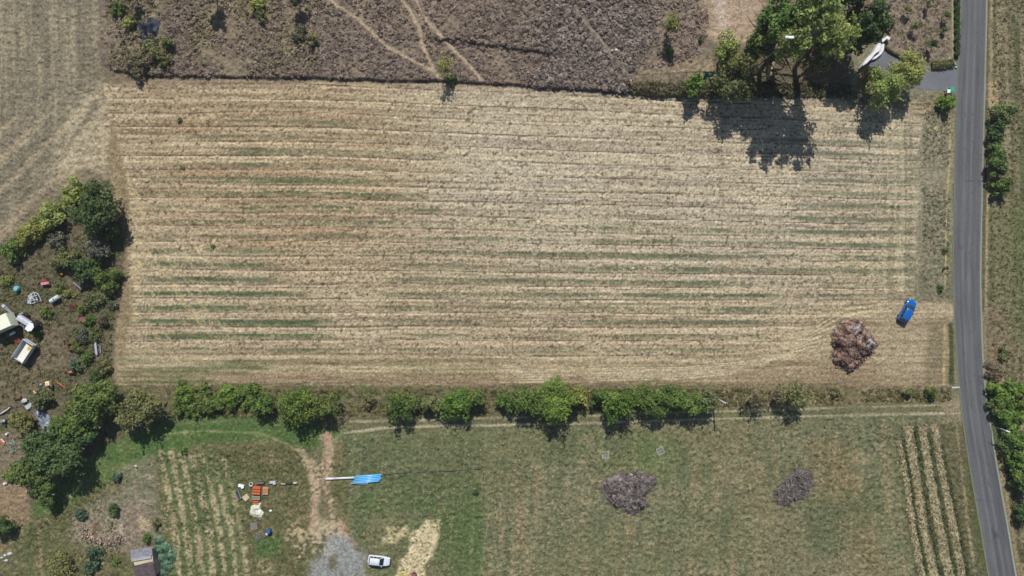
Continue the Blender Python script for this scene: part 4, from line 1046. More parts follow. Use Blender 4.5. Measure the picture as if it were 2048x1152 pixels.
# ------------------------------------------------------------------ built objects
class MB:
    def __init__(s): s.v = []; s.f = []
    def add(s, v, f, M=None):
        o = len(s.v)
        for p in v:
            p = Vector(p)
            if M is not None: p = M @ p
            s.v.append(tuple(p))
        s.f += [tuple(i + o for i in q) for q in f]
        return s
    def box(s, c, d, rz=0.0, tilt=(0, 0), top=1.0):
        x, y, z = d[0] / 2, d[1] / 2, d[2] / 2
        v = [(-x, -y, -z), (x, -y, -z), (x, y, -z), (-x, y, -z), (-x * top, -y * top, z), (x * top, -y * top, z), (x * top, y * top, z), (-x * top, y * top, z)]
        f = [(0, 3, 2, 1), (4, 5, 6, 7), (0, 1, 5, 4), (1, 2, 6, 5), (2, 3, 7, 6), (3, 0, 4, 7)]
        M = Matrix.Translation(c) @ Matrix.Rotation(rz, 4, 'Z') @ Matrix.Rotation(tilt[0], 4, 'X') @ Matrix.Rotation(tilt[1], 4, 'Y')
        return s.add(v, f, M)
    def tube(s, path, r, seg=10, closed_ends=True):
        rr = r if isinstance(r, (list, tuple)) else [r] * len(path)
        v, f = tube_np(path, rr, seg); f = f[:-1]
        n = len(path)
        f.append(tuple(range(seg))[::-1]); f.append(tuple((n - 1) * seg + i for i in range(seg)))
        return s.add(v, f)
    def pipe(s, p0, p1, r, t=.02, seg=14):
        """an open hollow pipe"""
        p0, p1 = Vector(p0), Vector(p1); d = (p1 - p0).normalized()
        a = d.cross(Vector((0, 0, 1))); a = a.normalized() if a.length > .01 else Vector((1, 0, 0)); b = d.cross(a)
        v = []
        for q, rr in ((p0, r), (p1, r), (p0, r - t), (p1, r - t)):
            for i in range(seg):
                th_ = 2 * math.pi * i / seg; v.append(q + (a * math.cos(th_) + b * math.sin(th_)) * rr)
        f = []
        for i in range(seg):
            j = (i + 1) % seg
            f += [(i, j, seg + j, seg + i), (2 * seg + j, 2 * seg + i, 3 * seg + i, 3 * seg + j), (i, 2 * seg + i, 2 * seg + j, j), (seg + i, seg + j, 3 * seg + j, 3 * seg + i)]
        return s.add(v, f)
    def torus(s, c, R_, r, seg=24, sg=8, zs=1.0, rot=None):
        v = []; f = []
        for i in range(seg):
            a = 2 * math.pi * i / seg
            for j in range(sg):
                b = 2 * math.pi * j / sg
                p = Vector(((R_ + r * math.cos(b)) * math.cos(a), (R_ + r * math.cos(b)) * math.sin(a), r * math.sin(b) * zs))
                if rot is not None: p = rot @ p
                v.append(p + Vector(c))
                f.append((i * sg + j, ((i + 1) % seg) * sg + j, ((i + 1) % seg) * sg + (j + 1) % sg, i * sg + (j + 1) % sg))
        return s.add(v, f)
    def lump(s, c, r, seed=0, sub=(8, 5), jit=.25, rz=0.0):
        r_ = random.Random(seed); nu, nv = sub; v = []; f = []
        for j in range(nv + 1):
            ph_ = math.pi * j / nv
            for i in range(nu):
                a = 2 * math.pi * i / nu; k_ = 1 + jit * (r_.random() - .5) * 2
                v.append((r[0] * math.sin(ph_) * math.cos(a) * k_, r[1] * math.sin(ph_) * math.sin(a) * k_, r[2] * math.cos(ph_) * k_))
        for j in range(nv):
            for i in range(nu):
                f.append((j * nu + i, (j + 1) * nu + i, (j + 1) * nu + (i + 1) % nu, j * nu + (i + 1) % nu))
        return s.add(v, f, Matrix.Translation(c) @ Matrix.Rotation(rz, 4, 'Z'))
    def loft(s, rings, cap=True):
        """rings: list of equally long closed loops"""
        n = len(rings[0]); v = [p for r_ in rings for p in r_]; f = []
        for i in range(len(rings) - 1):
            for j in range(n):
                f.append((i * n + j, i * n + (j + 1) % n, (i + 1) * n + (j + 1) % n, (i + 1) * n + j))
        if cap: f.append(tuple(range(n))[::-1]); f.append(tuple((len(rings) - 1) * n + j for j in range(n)))
        return s.add(v, f)
    def poly(s, pts, z0, z1):
        n = len(pts); v = [(a, b, z0) for a, b in pts] + [(a, b, z1) for a, b in pts]
        f = [tuple(range(n))[::-1], tuple(range(n, 2 * n))] + [(i, (i + 1) % n, n + (i + 1) % n, n + i) for i in range(n)]
        return s.add(v, f)
    def build(s, name, mat, parent=None, bevel=0.0, sm=False):
        me = bpy.data.meshes.new(name); me.from_pydata([tuple(p) for p in s.v], [], s.f); me.update()
        me.materials.append(mat)
        if sm:
            me.polygons.foreach_set('use_smooth', [True] * len(me.polygons))
        o = bpy.data.objects.new(name, me); COL.objects.link(o)
        if parent: o.parent = parent
        if bevel:
            b = o.modifiers.new('bevel', 'BEVEL'); b.width = bevel; b.segments = 2; b.limit_method = 'ANGLE'
        return o

def thing(name, px, py, label, cat, deg=0.0, h=0.0, group=None, dz=0.0):
    """h = height of the point of the object that was read from the photo"""
    x, y = P(px, py, h)
    return tag(empty(name, (x, y, gz(x, y) + dz), math.radians(deg)), label, cat, group)

m_white = flat('white_paint', (238, 240, 240), .45, .4, dirt=.06)
m_glass = flat('car_glass', (30, 34, 44), .08, .9, dirt=0.0)
m_rub = flat('rubber', (38, 38, 40), .9, .1, dirt=.2)
m_rim = flat('rim_metal', (150, 152, 158), .35, .6, metal=.8, dirt=.05)
m_lamp = flat('lamp_glass', (215, 222, 228), .1, .8, dirt=0)
m_red = flat('red_lens', (140, 24, 22), .2, .6, dirt=0)
m_rust = flat('rust', (122, 74, 60), .9, .1, dirt=.33, dcol=(84, 44, 36), dscale=5)
m_grey = flat('grey_metal', (150, 154, 160), .55, .4, metal=.2, dirt=.2)
m_pale = flat('pale_metal', (196, 202, 206), .5, .4, metal=.1, dirt=.12)
m_dark = flat('dark_iron', (46, 44, 48), .8, .2, dirt=.2)
m_orange = flat('orange_plastic', (206, 104, 62), .6, .3, dirt=.12)
m_brick = flat('brick_stack', (196, 140, 112), .9, .1, dirt=.15, dcol=(220, 190, 160))
m_wood = flat('grey_wood', (140, 134, 124), .9, .1, dirt=.2, dcol=(90, 84, 76), dscale=6)
m_plank = flat('pale_board', (206, 188, 150), .8, .1, dirt=.12)
m_blue = flat('blue_plastic', (98, 184, 236), .3, .6, dirt=.1, dcol=(170, 210, 235))
m_lblue = flat('light_blue_paint', (110, 196, 214), .5, .3, dirt=.08)
m_plastic_white = flat('white_plastic', (226, 226, 228), .5, .3, dirt=.08)

# ---- cars
def car(px, py, deg, L_, W_, Ht, paint_, label, suv=False):
    root = thing('parked_car', px, py, label, 'car', deg, h=.8)
    hl = L_ / 2
    def ring(x, zb, zs, w, wt, zt):
        """closed body section: sill, flank, shoulder, top (x is along the car, front = +x)"""
        return [(x, -w * .86, zb), (x, -w, zb + .14), (x, -w, zs - .12), (x, -w * .95, zs), (x, -wt, zt), (x, -wt * .5, zt + .02), (x, wt * .5, zt + .02), (x, wt, zt),
                (x, w * .95, zs), (x, w, zs - .12), (x, w, zb + .14), (x, w * .86, zb)]
    w = W_ / 2
    st = [(-hl, .42, .70, w * .80, w * .68, .74), (-hl + .08, .28, .84, w * .90, w * .80, .90), (-hl + .35, .22, .90, w * .98, w * .86, .95), (-hl * .45, .20, .90, w, w * .88, .93),
          (0, .20, .88, w, w * .88, .91), (hl * .38, .20, .86, w, w * .86, .90), (hl * .62, .22, .82, w * .98, w * .82, .88), (hl * .85, .26, .72, w * .90, w * .72, .78), (hl - .05, .32, .60, w * .76, w * .58, .64), (hl, .40, .54, w * .66, w * .5, .56)]
    body = MB().loft([ring(*q) for q in st]).build('body', paint_, root, sm=True)
    md = body.modifiers.new('s', 'SUBSURF'); md.levels = 1; md.render_levels = 2
    # greenhouse (glass) and the roof skin laid over it
    zr = Ht; rb = -hl + .22; r0 = -hl + .52; r1 = hl * .10; fb = hl * .46
    def gr(x, wb, zt, wt, zb=.86):
        return [(x, -wb, zb), (x, -wt, zt), (x, 0, zt + .03), (x, wt, zt), (x, wb, zb)]
    g = MB().loft([gr(rb, w * .84, .90, w * .80), gr(r0, w * .88, zr - .03, w * .70), gr(-.3, w * .89, zr, w * .72), gr(r1, w * .88, zr - .04, w * .69), gr(fb, w * .84, .90, w * .78)])
    g.build('window_glass', m_glass, root)
    rf_ = MB()
    def rr(x, wt, z): return [(x, -wt, z - .03), (x, -wt * .94, z + .012), (x, 0, z + .045), (x, wt * .94, z + .012), (x, wt, z - .03), (x, 0, z - .035)]
    rf_.loft([rr(r0 - .06, w * .70, zr - .05), rr(r0 + .1, w * .73, zr - .01), rr(-.3, w * .745, zr + .012), rr(r1 - .12, w * .73, zr - .01), rr(r1 + .04, w * .70, zr - .05)])
    rf_.build('roof', paint_, root, sm=True)
    for sgn in (-1, 1):
        for (xa, za, wa, xb, zb_, wb) in ((rb + .02, .9, .83, r0, zr - .03, .705), (fb - .03, .9, .83, r1, zr - .03, .70), (-.30, .9, .90, -.32, zr - .03, .725), (-hl * .48, .9, .90, -hl * .46, zr - .03, .72)):
            MB().tube([(xa, sgn * w * wa, za), (xb, sgn * w * wb, zb_)], .045, 6).build('pillar', paint_, root)
    for fx in (-hl * .60, hl * .60):
        for sgn in (-1, 1):
            wm = MB(); wm.torus((fx, sgn * (w - .10), .31), .23, .09, 18, 8, rot=Matrix.Rotation(math.pi / 2, 3, 'X'))
            wo = wm.build('wheel', m_rub, root, sm=True)
            MB().tube([(fx, sgn * (w - .16), .31), (fx, sgn * (w - .02), .31)], .16, 12).build('rim', m_rim, wo)
    for sgn in (-1, 1):
        MB().lump((hl - .22, sgn * w * .62, .66), (.16, .14, .07), 3, jit=0).build('headlight', m_lamp, root, sm=True)
        MB().box((-hl + .10, sgn * w * .70, .78), (.08, .20, .20)).build('tail_light', m_red, root, bevel=.02)
        MB().lump((hl * .30, sgn * (w + .10), .92), (.09, .12, .07), 4, jit=0).build('wing_mirror', paint_, root, sm=True)
    MB().box((hl - .06, 0, .40), (.14, W_ * .62, .14)).build('bumper', m_dark, root, bevel=.03)
    MB().box((-hl + .03, 0, .42), (.12, W_ * .70, .16)).build('bumper', m_dark, root, bevel=.03)
    return root
m_cw = flat('car_paint_white', (222, 228, 236), .22, .5, dirt=.03, coat=1)
m_cb = flat('car_paint_blue', (10, 112, 196), .16, .6, metal=.3, dirt=.03, dcol=(30, 60, 120), coat=1)
car(758, 1121, -7, 4.0, 1.72, 1.46, m_cw, 'white hatchback with dark windows parked between gravel drive and pale sand')
car(1816, 621.5, 61, 4.5, 1.9, 1.55, m_cb, 'shiny blue car parked on the field corner above the brown soil heap')

# ---- heaps
def heap(px, py, poly, hgt, label, name, cat, cols, step=2.2, rough=.3, nsc=9, seed=1, cards=0, clod=None):
    root = thing(name, px, py, label, cat, 0)
    x0_, y0_ = P(px, py)
    p = np.array(poly, float); a0, b0 = p.min(0) - 4; a1, b1 = p.max(0) + 4
    gx, gy = np.meshgrid(np.arange(a0, a1, step), np.arange(b0, b1, step)); gx = gx.astype(np.float32); gy = gy.astype(np.float32)
    s_ = sdf(poly, gx, gy) + 4 * vnoise(gx, gy, 9, 9, 70 + seed)
    z = hgt * smooth(-1, 16, s_) ** .7 * (1 + .35 * fbm(gx, gy, 26, 26, 60 + seed, 2)) + rough * fbm(gx, gy, nsc, nsc, 50 + seed, 2) * smooth(-1, 6, s_)
    keep = s_ > -2
    idx = -np.ones(gx.shape, int); idx[keep] = np.arange(keep.sum())
    X = (gx[keep] - 1024) / S - x0_; Y = (576 - gy[keep]) / S - y0_; Z = z[keep] - .12 * (s_[keep] < 1)
    q = np.stack([idx[:-1, :-1], idx[1:, :-1], idx[1:, 1:], idx[:-1, 1:]], -1).reshape(-1, 4); q = q[q.min(1) >= 0]
    c0, c1, c2 = [lin(c) for c in cols]
    t = smooth(-.5, .6, vnoise(gx, gy, 6, 6, 30 + seed))[keep][:, None]; t2 = smooth(.35, .6, fbm(gx, gy, 26, 20, 35 + seed, 2))[keep][:, None]
    cc = (c0 * (1 - t) + c1 * t) * (1 - t2) + c2 * t2
    mesh_np('mound', np.c_[X, Y, Z], q, M_GROUND, cc, parent=root)
    if cards:
        r_ = np.random.default_rng(seed); n_ = cards
        ii = r_.integers(0, len(X), n_)
        cen = np.c_[X[ii], Y[ii], Z[ii] + .08] + r_.standard_normal((n_, 3)) * .1
        nn = r_.standard_normal((n_, 3)) * .7; nn[:, 2] += .8
        V_, F_ = leaf_cards(cen, nn, (.22 + .35 * r_.random(n_)) * (.5 if clod else 1), aspect=clod or .14, r=r_)
        tt_ = r_.random(n_)[:, None]
        mesh_np('branches' if not clod else 'clods', V_, F_, M_DRY, np.repeat(c0 * (1 - tt_) + c1 * tt_, 4, 0), parent=root)
    return root
heap(1706, 690, [(1668, 655), (1712, 636), (1738, 660), (1752, 690), (1748, 706), (1722, 722), (1708, 742), (1688, 738), (1668, 728), (1664, 712), (1668, 700), (1660, 682)], 1.35,
     'heap of reddish-brown clods below the blue car', 'soil_heap', 'heap', ((92, 70, 62), (150, 126, 112), (172, 166, 164)), rough=.95, nsc=13, seed=1, cards=900, clod=.7)
heap(1258, 985, [(1200, 965), (1235, 945), (1275, 940), (1312, 952), (1314, 968), (1290, 990), (1296, 1010), (1272, 1030), (1245, 1022), (1212, 1000)], .95,
     'larger heap of dry purple-grey cut branches below the left white pallet', 'brush_heap', 'heap', ((76, 67, 64), (158, 147, 142), (134, 122, 114)), rough=.6, nsc=7, seed=2, cards=3200)
heap(1585, 975, [(1546, 984), (1566, 962), (1600, 934), (1626, 944), (1628, 972), (1600, 998), (1576, 1012), (1552, 1004)], .7,
     'smaller oblong heap of dry grey branches right of the larger one', 'brush_heap', 'heap', ((78, 70, 67), (158, 148, 143), (134, 124, 116)), rough=.6, nsc=7, seed=3, cards=2600)
heap(278, 62, [(262, 52), (300, 38), (322, 44), (316, 70), (290, 86), (276, 78), (284, 66)], .35,
     'crumpled dark blue-grey sheet lying in the scrub corner', 'plastic_sheet', 'sheet', ((26, 30, 40), (74, 80, 92), (98, 102, 112)), rough=.35, nsc=6, seed=4)
heap(514, 1021, [(502, 1012), (512, 1002), (524, 1006), (522, 1018), (530, 1030), (524, 1038), (512, 1034), (500, 1030)], .45,
     'crumpled heap of cream-white sacks below the small orange crate', 'sack_heap', 'heap', ((190, 188, 172), (232, 232, 220), (206, 206, 180)), rough=.25, nsc=5, seed=5, step=1.6)
heap(27, 892, [(16, 886), (28, 880), (36, 888), (30, 900), (22, 902)], .5,
     'tangle of pale cut sticks at the left side of the wood', 'stick_heap', 'heap', ((120, 124, 108), (196, 200, 186), (170, 174, 160)), rough=.25, nsc=5, seed=6, step=1.8, cards=260)
heap(212, 1068, [(170, 1056), (192, 1074), (215, 1078), (240, 1066), (250, 1076), (225, 1092), (200, 1088), (165, 1072)], .35,
     'low ragged bank of stones and rubble left of the shed', 'rubble_bank', 'rubble', ((110, 94, 84), (184, 168, 144), (160, 144, 128)), rough=.3, nsc=6, seed=7, cards=500, clod=.7)

# ---- pipes in the meadow
r = thing('water_pipe', 681, 955.5, 'long pale grey pipe left of the blue pipes', 'pipe', 3)
MB().pipe((-2.6, 0, .20), (-.9, .0, .20), .20).build('pipe_section', m_plastic_white, r, sm=True)
MB().pipe((-.9, 0, .20), (2.6, -.02, .20), .19).build('pipe_section', m_plastic_white, r, sm=True)
MB().torus((-.9, 0, .20), .20, .025, 16, 6, rot=Matrix.Rotation(math.pi / 2, 3, 'Y')).build('collar', m_grey, r)
BPG = 'light blue pipes lying in a bundle in the meadow'
for q, (dy, ox, dg_, lb) in enumerate(((.62, .15, 4, 'uppermost blue pipe of the bundle'), (.32, -.05, 4, 'blue pipe second from the top of the bundle'), (.02, .1, 4, 'middle blue pipe of the bundle'), (-.28, -.1, 4.5, 'fourth blue pipe from the top of the bundle'), (-.56, -.35, 5, 'lowest blue pipe of the bundle'))):
    x, y = P(736, 957)
    o = MB().pipe((-2.45, 0, 0), (2.45, 0, 0), .155, seg=12).build('blue_pipe', m_blue, sm=True)
    o.location = (x + ox, y + dy - .0, gz(x, y) + .20); o.rotation_euler = (0, 0, math.radians(dg_)); tag(o, lb, 'pipe', BPG)
for s_, xx, (a_, b_) in ((0, -1.9, (-.75, .75)), (1, 1.6, (-.7, .9))):
    x, y = P(736, 957); o = MB().tube([(0, a_, 0), (0, b_, 0)], .05, 8).build('bearer', m_wood); o.location = (x + xx, y + .02 + xx * .08, gz(x, y) + .02)
    tag(o, ('thin timber under the left end of the blue pipes', 'thin timber under the right end of the blue pipes')[s_], 'timber')
r = thing('water_pipe', 719.5, 966.5, 'short lilac-grey pipe below the blue pipes', 'pipe', -1)
MB().pipe((-1.6, 0, .16), (1.6, 0, .14), .15).build('pipe_section', flat('lilac_pipe', (176, 164, 190), .5, .3, dirt=.05), r, sm=True)
MB().torus((-1.6, 0, .16), .16, .03, 14, 6, rot=Matrix.Rotation(math.pi / 2, 3, 'Y')).build('collar', m_grey, r)
# irrigation hose to the corner
hp = [P(a, b) for a, b in ((766, 949), (800, 945), (850, 943), (900, 941), (940, 938), (962, 937), (967, 945), (966, 962))]
hs = MB().tube([(x, y, gz(x, y) + .07) for x, y in hp], .055, 6).build('irrigation_hose', flat('hose_black', (74, 76, 62), .8, .2, dirt=.2), sm=True)
tag(hs, 'thin dark hose running right from the blue pipes and bending down', 'hose')

# ---- crates and junk beside the weedy rows
def slotted_crate(name, px, py, deg, L_, W_, H_, mat, label, slots=3, cat='crate', inner=None, group=None, h=None):
    root = thing(name, px, py, label, cat, deg, h=H_ if h is None else h, group=group)
    wl = MB()
    t = .05
    for sgn in (-1, 1):
        wl.box((sgn * (L_ / 2 - t / 2), 0, H_ / 2), (t, W_, H_)); wl.box((0, sgn * (W_ / 2 - t / 2), H_ / 2), (L_ - 2 * t - .004, t, H_ - .006))
    wl.build('wall', mat, root)
    MB().box((0, 0, .05), (L_ - 2 * t, W_ - 2 * t, .06)).build('base', mat, root)
    gap = W_ / slots
    for i in range(slots):
        MB().box((0, -W_ / 2 + gap * (i + .5), H_ - .03), (L_ - 2 * t - .01, gap * .68, .04)).build('slat', inner or mat, root)
    return root
slotted_crate('plastic_crate', 513, 981, -3, 1.45, 1.45, .55, m_orange, 'large bright orange slotted crate in the junk row')
slotted_crate('brick_pallet', 531, 982, -3, .95, 1.3, .45, m_brick, 'pale pink stack of bricks right of the large orange crate', 4, 'bricks')
slotted_crate('timber_stack', 512, 996, -2, 1.5, .65, .45, flat('mossy_plank', (150, 152, 132), .9, .1, dirt=.2), 'grey-green stack of planks below the large orange crate', 3, 'timber')
slotted_crate('plastic_crate', 511, 1005, -4, 1.0, .55, .4, m_orange, 'small orange crate above the cream sacks', 2)
slotted_crate('wooden_pallet', 508, 1052, 8, 1.25, 1.2, .16, m_wood, 'weathered grey pallet below the cream sacks', 4, 'pallet')
# grey metal frame with rails
r = thing('rail_rack', 521, 1070, 'grey metal grid frame leaning beside the blue barrel', 'frame', 28)
f_ = MB()
for yy in (-.55, -.2, .15, .5): f_.tube([(-.9, yy, .22), (.9, yy, .3)], .035, 6)
for xx in (-.9, -.45, 0, .9): f_.tube([(xx, -.58, .22), (xx, .55, .28)], .035, 6)
f_.build('rails', m_grey, r)
l_ = MB()
for xx in (-.88, .88):
    for yy in (-.5, .48): l_.tube([(xx, yy, 0), (xx, yy, .26)], .035, 6)
l_.build('feet', m_grey, r)
def barrel(px, py, rad, H_, mat, lid, label, cat='barrel', h=None, name='barrel'):
    r = thing(name, px, py, label, cat, 0, h=H_)
    MB().tube([(0, 0, 0), (0, 0, H_ * .3), (0, 0, H_ * .34), (0, 0, H_ * .66), (0, 0, H_ * .70), (0, 0, H_)], [rad * .94, rad, rad * 1.04, rad * 1.04, rad, rad * .95], 18).build('drum_body', mat, r, sm=True)
    MB().torus((0, 0, H_), rad * .93, .03, 18, 6).build('rim', mat, r)
    MB().tube([(0, 0, H_ - .01), (0, 0, H_ + .025)], rad * .80, 16).build('lid', lid, r)
    return r
barrel(537, 1063, .38, .95, flat('navy_plastic', (40, 84, 150), .4, .4, dirt=.06), flat('navy_lid', (60, 100, 165), .4, .4, dirt=.05), 'blue barrel standing beside the grey metal frame')
r = thing('plastic_tub', 534.5, 1067.5, 'white tub in front of the blue barrel', 'tub', 10, h=.4)
MB().tube([(0, 0, 0), (0, 0, .4)], [.17, .22], 12).build('tub_body', m_white, r, sm=True); MB().torus((0, 0, .4), .22, .025, 14, 6).build('rim', m_white, r)
r = thing('plastic_tub', 482, 972, 'bright white tub at the left end of the junk row', 'tub', -12, h=.4)
MB().box((0, 0, .2), (1.0, .5, .4), top=1.06).build('tub_body', m_white, r, bevel=.05); MB().box((.35, -.18, .45), (.5, .35, .1), .5).build('lid', m_white, r, bevel=.03)
r = thing('bucket', 503, 968, 'pale grey bucket above the large orange crate', 'bucket', 20, h=.35)
MB().pipe((0, 0, 0), (0, 0, .5), .34, .04).build('bucket_wall', m_pale, r, sm=True); MB().tube([(0, 0, .02), (0, 0, .06)], .3, 12).build('base', m_grey, r); MB().torus((0, 0, .5), .34, .03, 16, 6).build('rim', m_white, r)
r = thing('tool_box', 520, 966, 'long dark box with a grey lid right of the grey bucket', 'box', 2, h=.4)
MB().box((0, 0, .2), (1.5, .45, .4)).build('box_body', m_dark, r, bevel=.02); MB().box((0, .02, .43), (1.45, .32, .06)).build('lid', flat('mauve_lid', (118, 104, 112), .7, .2), r, bevel=.02)
# grey log and concrete block line
r = thing('concrete_blocks', 548, 965, 'pale grey concrete blocks left of the white-ended beam', 'blocks', 2, h=.35)
MB().box((-.45, .05, .18), (.6, .42, .36)).build('block', m_pale, r, bevel=.02); MB().box((.12, -.02, .24), (.48, .62, .48), .1).build('block', m_pale, r, bevel=.02)
r = thing('timber_beam', 579, 966.5, 'dark beam with a pale end lying in the grass', 'beam', 3, h=.25)
MB().box((-.1, 0, .2), (2.2, .28, .3)).build('beam_body', m_dark, r, bevel=.02); MB().box((1.05, .04, .3), (.7, .34, .2)).build('cap', m_pale, r, bevel=.05); MB().box((-1.1, 0, .3), (.8, .2, .14), -.1).build('board', m_plank, r, bevel=.01)
r = thing('metal_trough', 477, 990, 'grey metal frame with a dark hollow left of the cream board', 'trough', -68, h=.3)
fr_ = MB(); fr_.box((0, .28, .2), (1.6, .10, .4)); fr_.box((0, -.28, .2), (1.6, .06, .3)); fr_.box((.77, 0, .2), (.06, .5, .3)); fr_.box((-.77, 0, .2), (.06, .5, .3)); fr_.build('frame', m_grey, r)
MB().box((0, 0, .06), (1.45, .48, .05)).build('floor', m_dark, r)
r = thing('wooden_board', 493, 994, 'square cream board lying tilted beside the grey trough', 'board', 38)
MB().box((0, 0, .16), (1.05, 1.0, .05), tilt=(.08, .05)).build('sheet', m_plank, r); MB().box((.1, .1, .06), (.9, .12, .12)).build('batten', m_wood, r)
r = thing('stone', 542, 1021, 'single white stone in the grass right of the cream sacks', 'stone', 0)
MB().lump((0, 0, .1), (.3, .24, .18), 11, jit=.2).build('rock', m_white, r, sm=True)

# ---- two white marker pallets
for (a, b, dg_, lb) in ((1211, 910, 4, 'left white slatted pallet on the meadow grass'), (1321, 902, 22, 'right white slatted pallet on the meadow, tilted')):
    r = thing('white_pallet', a, b, lb, 'pallet', dg_, group='white pallets on the meadow')
    wf = MB()
    for sgn in (-1, 1):
        wf.box((sgn * .58, 0, .12), (.10, 1.26, .10)); wf.box((0, sgn * .58, .122), (1.06, .10, .096))
    wf.build('frame', flat('faded_white_frame', (178, 182, 174), .8, .1, dirt=.15), r)
    mw = flat('faded_white_board', (146, 152, 138), .8, .1, dirt=.2)
    for i in range(6):
        MB().box((-.42 + i * .168, 0, .09), (.10, 1.04, .03)).build('slat', mw, r)
    MB().box((.02, 0.1, .112), (.9, .06, .012), .1).build('crosspiece', mw, r)
    MB().box((-.05, -.18, .112), (.7, .05, .012), -.3).build('crosspiece', mw, r)

# ---- sand edge: coil, drum
r = thing('garden_hose', 806, 1150, 'coil of yellow hose on the pale sand at the bottom edge', 'hose', 0)
cmb = MB()
for i in range(5): cmb.torus((.03 * i, .02 * i, .06 + .05 * (i % 3)), .66 - .07 * i, .035, 28, 6)
cmb.build('coil', flat('yellow_hose', (212, 206, 112), .5, .3, dirt=.05), r, sm=True)
MB().tube([(.6, .2, .06), (1.0, .25, .05), (1.3, .0, .05), (1.5, -.3, .05)], .035, 6).build('loose_end', MATS['yellow_hose'], r, sm=True)
r = barrel(828, 1151, .46, .7, flat('plum_plastic', (74, 54, 78), .5, .3, dirt=.1), flat('reddish_fill', (150, 92, 84), .8, .2, dirt=.2), 'dark purple barrel with a reddish top at the bottom edge beside the sand')

# ---- shed
r = thing('garden_shed', 288, 1124, 'small shed with grey corrugated roof, cream strip and dark rear half at the bottom edge', 'shed', 9, h=2.0)
def corr(x0, x1, y0, y1, z0, z1, name, mat, n=24, amp=.03):
    v = []; f = []
    for i in range(n * 4 + 1):
        x = x0 + (x1 - x0) * i / (n * 4); dz = amp * math.cos(i * math.pi / 2)
        for (yy, zz) in ((y0, z0), (y1, z1)):
            v.append((x, yy, zz + dz)); v.append((x, yy, zz + dz - .02))
    for i in range(n * 4):
        a = i * 4; b = a + 4
        f += [(a, b, b + 2, a + 2), (a + 1, a + 3, b + 3, b + 1), (a, a + 1, b + 1, b), (a + 2, b + 2, b + 3, a + 3)]
    return MB().add(v, f).build(name, mat, r)
m_roof = flat('roof_sheet', (150, 150, 158), .8, .2, dirt=.3, dcol=(108, 106, 112), dscale=2)
m_roofd = flat('old_roof_sheet', (112, 100, 102), .9, .1, dirt=.33, dcol=(80, 70, 72), dscale=1.5)
MB().box((0, -.3, .95), (3.5, 4.6, 1.9)).build('wall', m_wood, r)
corr(-1.95, 1.95, 1.1, 2.55, 2.25, 2.05, 'roof', m_roof)
corr(-1.9, 1.7, .55, 1.15, 2.29, 2.21, 'roof', flat('light_roof_sheet', (176, 178, 184), .8, .2, dirt=.2))
MB().poly([(-1.6, -.6), (-.6, -.25), (.4, -.15), (1.75, -.05), (1.85, 1.0), (1.3, .6), (.4, .45), (-.6, .3), (-1.7, .35)], 1.93, 2.06).build('cream_panel', flat('cream_render', (206, 192, 160), .9, .1, dirt=.1), r, bevel=.02)
corr(-1.75, 1.8, -3.0, -.25, 1.90, 2.16, 'roof', m_roofd)
MB().box((0, 2.02, .95), (.8, .06, 1.7)).build('door', m_dark, r)
r2 = thing('drain_pipe', 316, 1128, 'long thin grey pole lying along the right side of the shed', 'pole', 102, h=.3)
MB().tube([(-2.2, 0, .3), (0, .05, .34), (2.2, 0, .3)], .05, 8).build('pole_shaft', m_pale, r2); MB().torus((2.0, 0, .31), .06, .02, 10, 5, rot=Matrix.Rotation(math.pi / 2, 3, 'Y')).build('joint', m_grey, r2)

# vegetable plants beside the shed: each a sprawl of broad leaves
pr = np.random.default_rng(77)
for q, (a, b, rad, lb) in enumerate(((318, 1080, 9, 'uppermost blue-green cabbage-leaved plant of the patch by the shed'), (330, 1096, 13, 'blue-green leafy plant in the middle of the patch by the shed'), (342, 1110, 12, 'blue-green leafy plant on the right side of the patch by the shed'),
        (324, 1116, 12, 'blue-green leafy plant touching the grey pole'), (334, 1130, 13, 'blue-green leafy plant in the lower patch by the shed'), (320, 1098, 9, 'blue-green leafy plant nearest the shed roof corner'), (328, 1144, 9, 'lowest blue-green leafy plant at the bottom edge'))):
    root = thing('vegetable_plant', a, b, lb, 'plant', group='leafy vegetable plants by the shed')
    R_ = rad / S; n_ = 150
    ang = pr.random(n_) * 6.283; rr_ = R_ * np.sqrt(pr.random(n_))
    cen = np.c_[np.cos(ang) * rr_, np.sin(ang) * rr_, .2 + .45 * (1 - rr_ / R_) + .1 * pr.random(n_)]
    nn = np.c_[np.cos(ang) * .7, np.sin(ang) * .7, np.full(n_, 1.1)] + pr.standard_normal((n_, 3)) * .3
    V_, F_ = leaf_cards(cen, nn, .16 + .12 * pr.random(n_), aspect=.6, r=pr)
    t_ = pr.random(n_)[:, None]
    mesh_np('leaves', V_, F_, M_LEAF, np.repeat(np.array((.07, .14, .08)) * (1 - t_) + np.array((.20, .33, .21)) * t_, 4, 0), parent=root)
    sm_ = MB()
    for i in range(7):
        a_ = i * .9; sm_.tube([(0, 0, 0), (math.cos(a_) * R_ * .4, math.sin(a_) * R_ * .4, .35), (math.cos(a_) * R_ * .8, math.sin(a_) * R_ * .8, .3)], [.03, .02, .01], 5)
    sm_.build('stems', M_BARK, root)

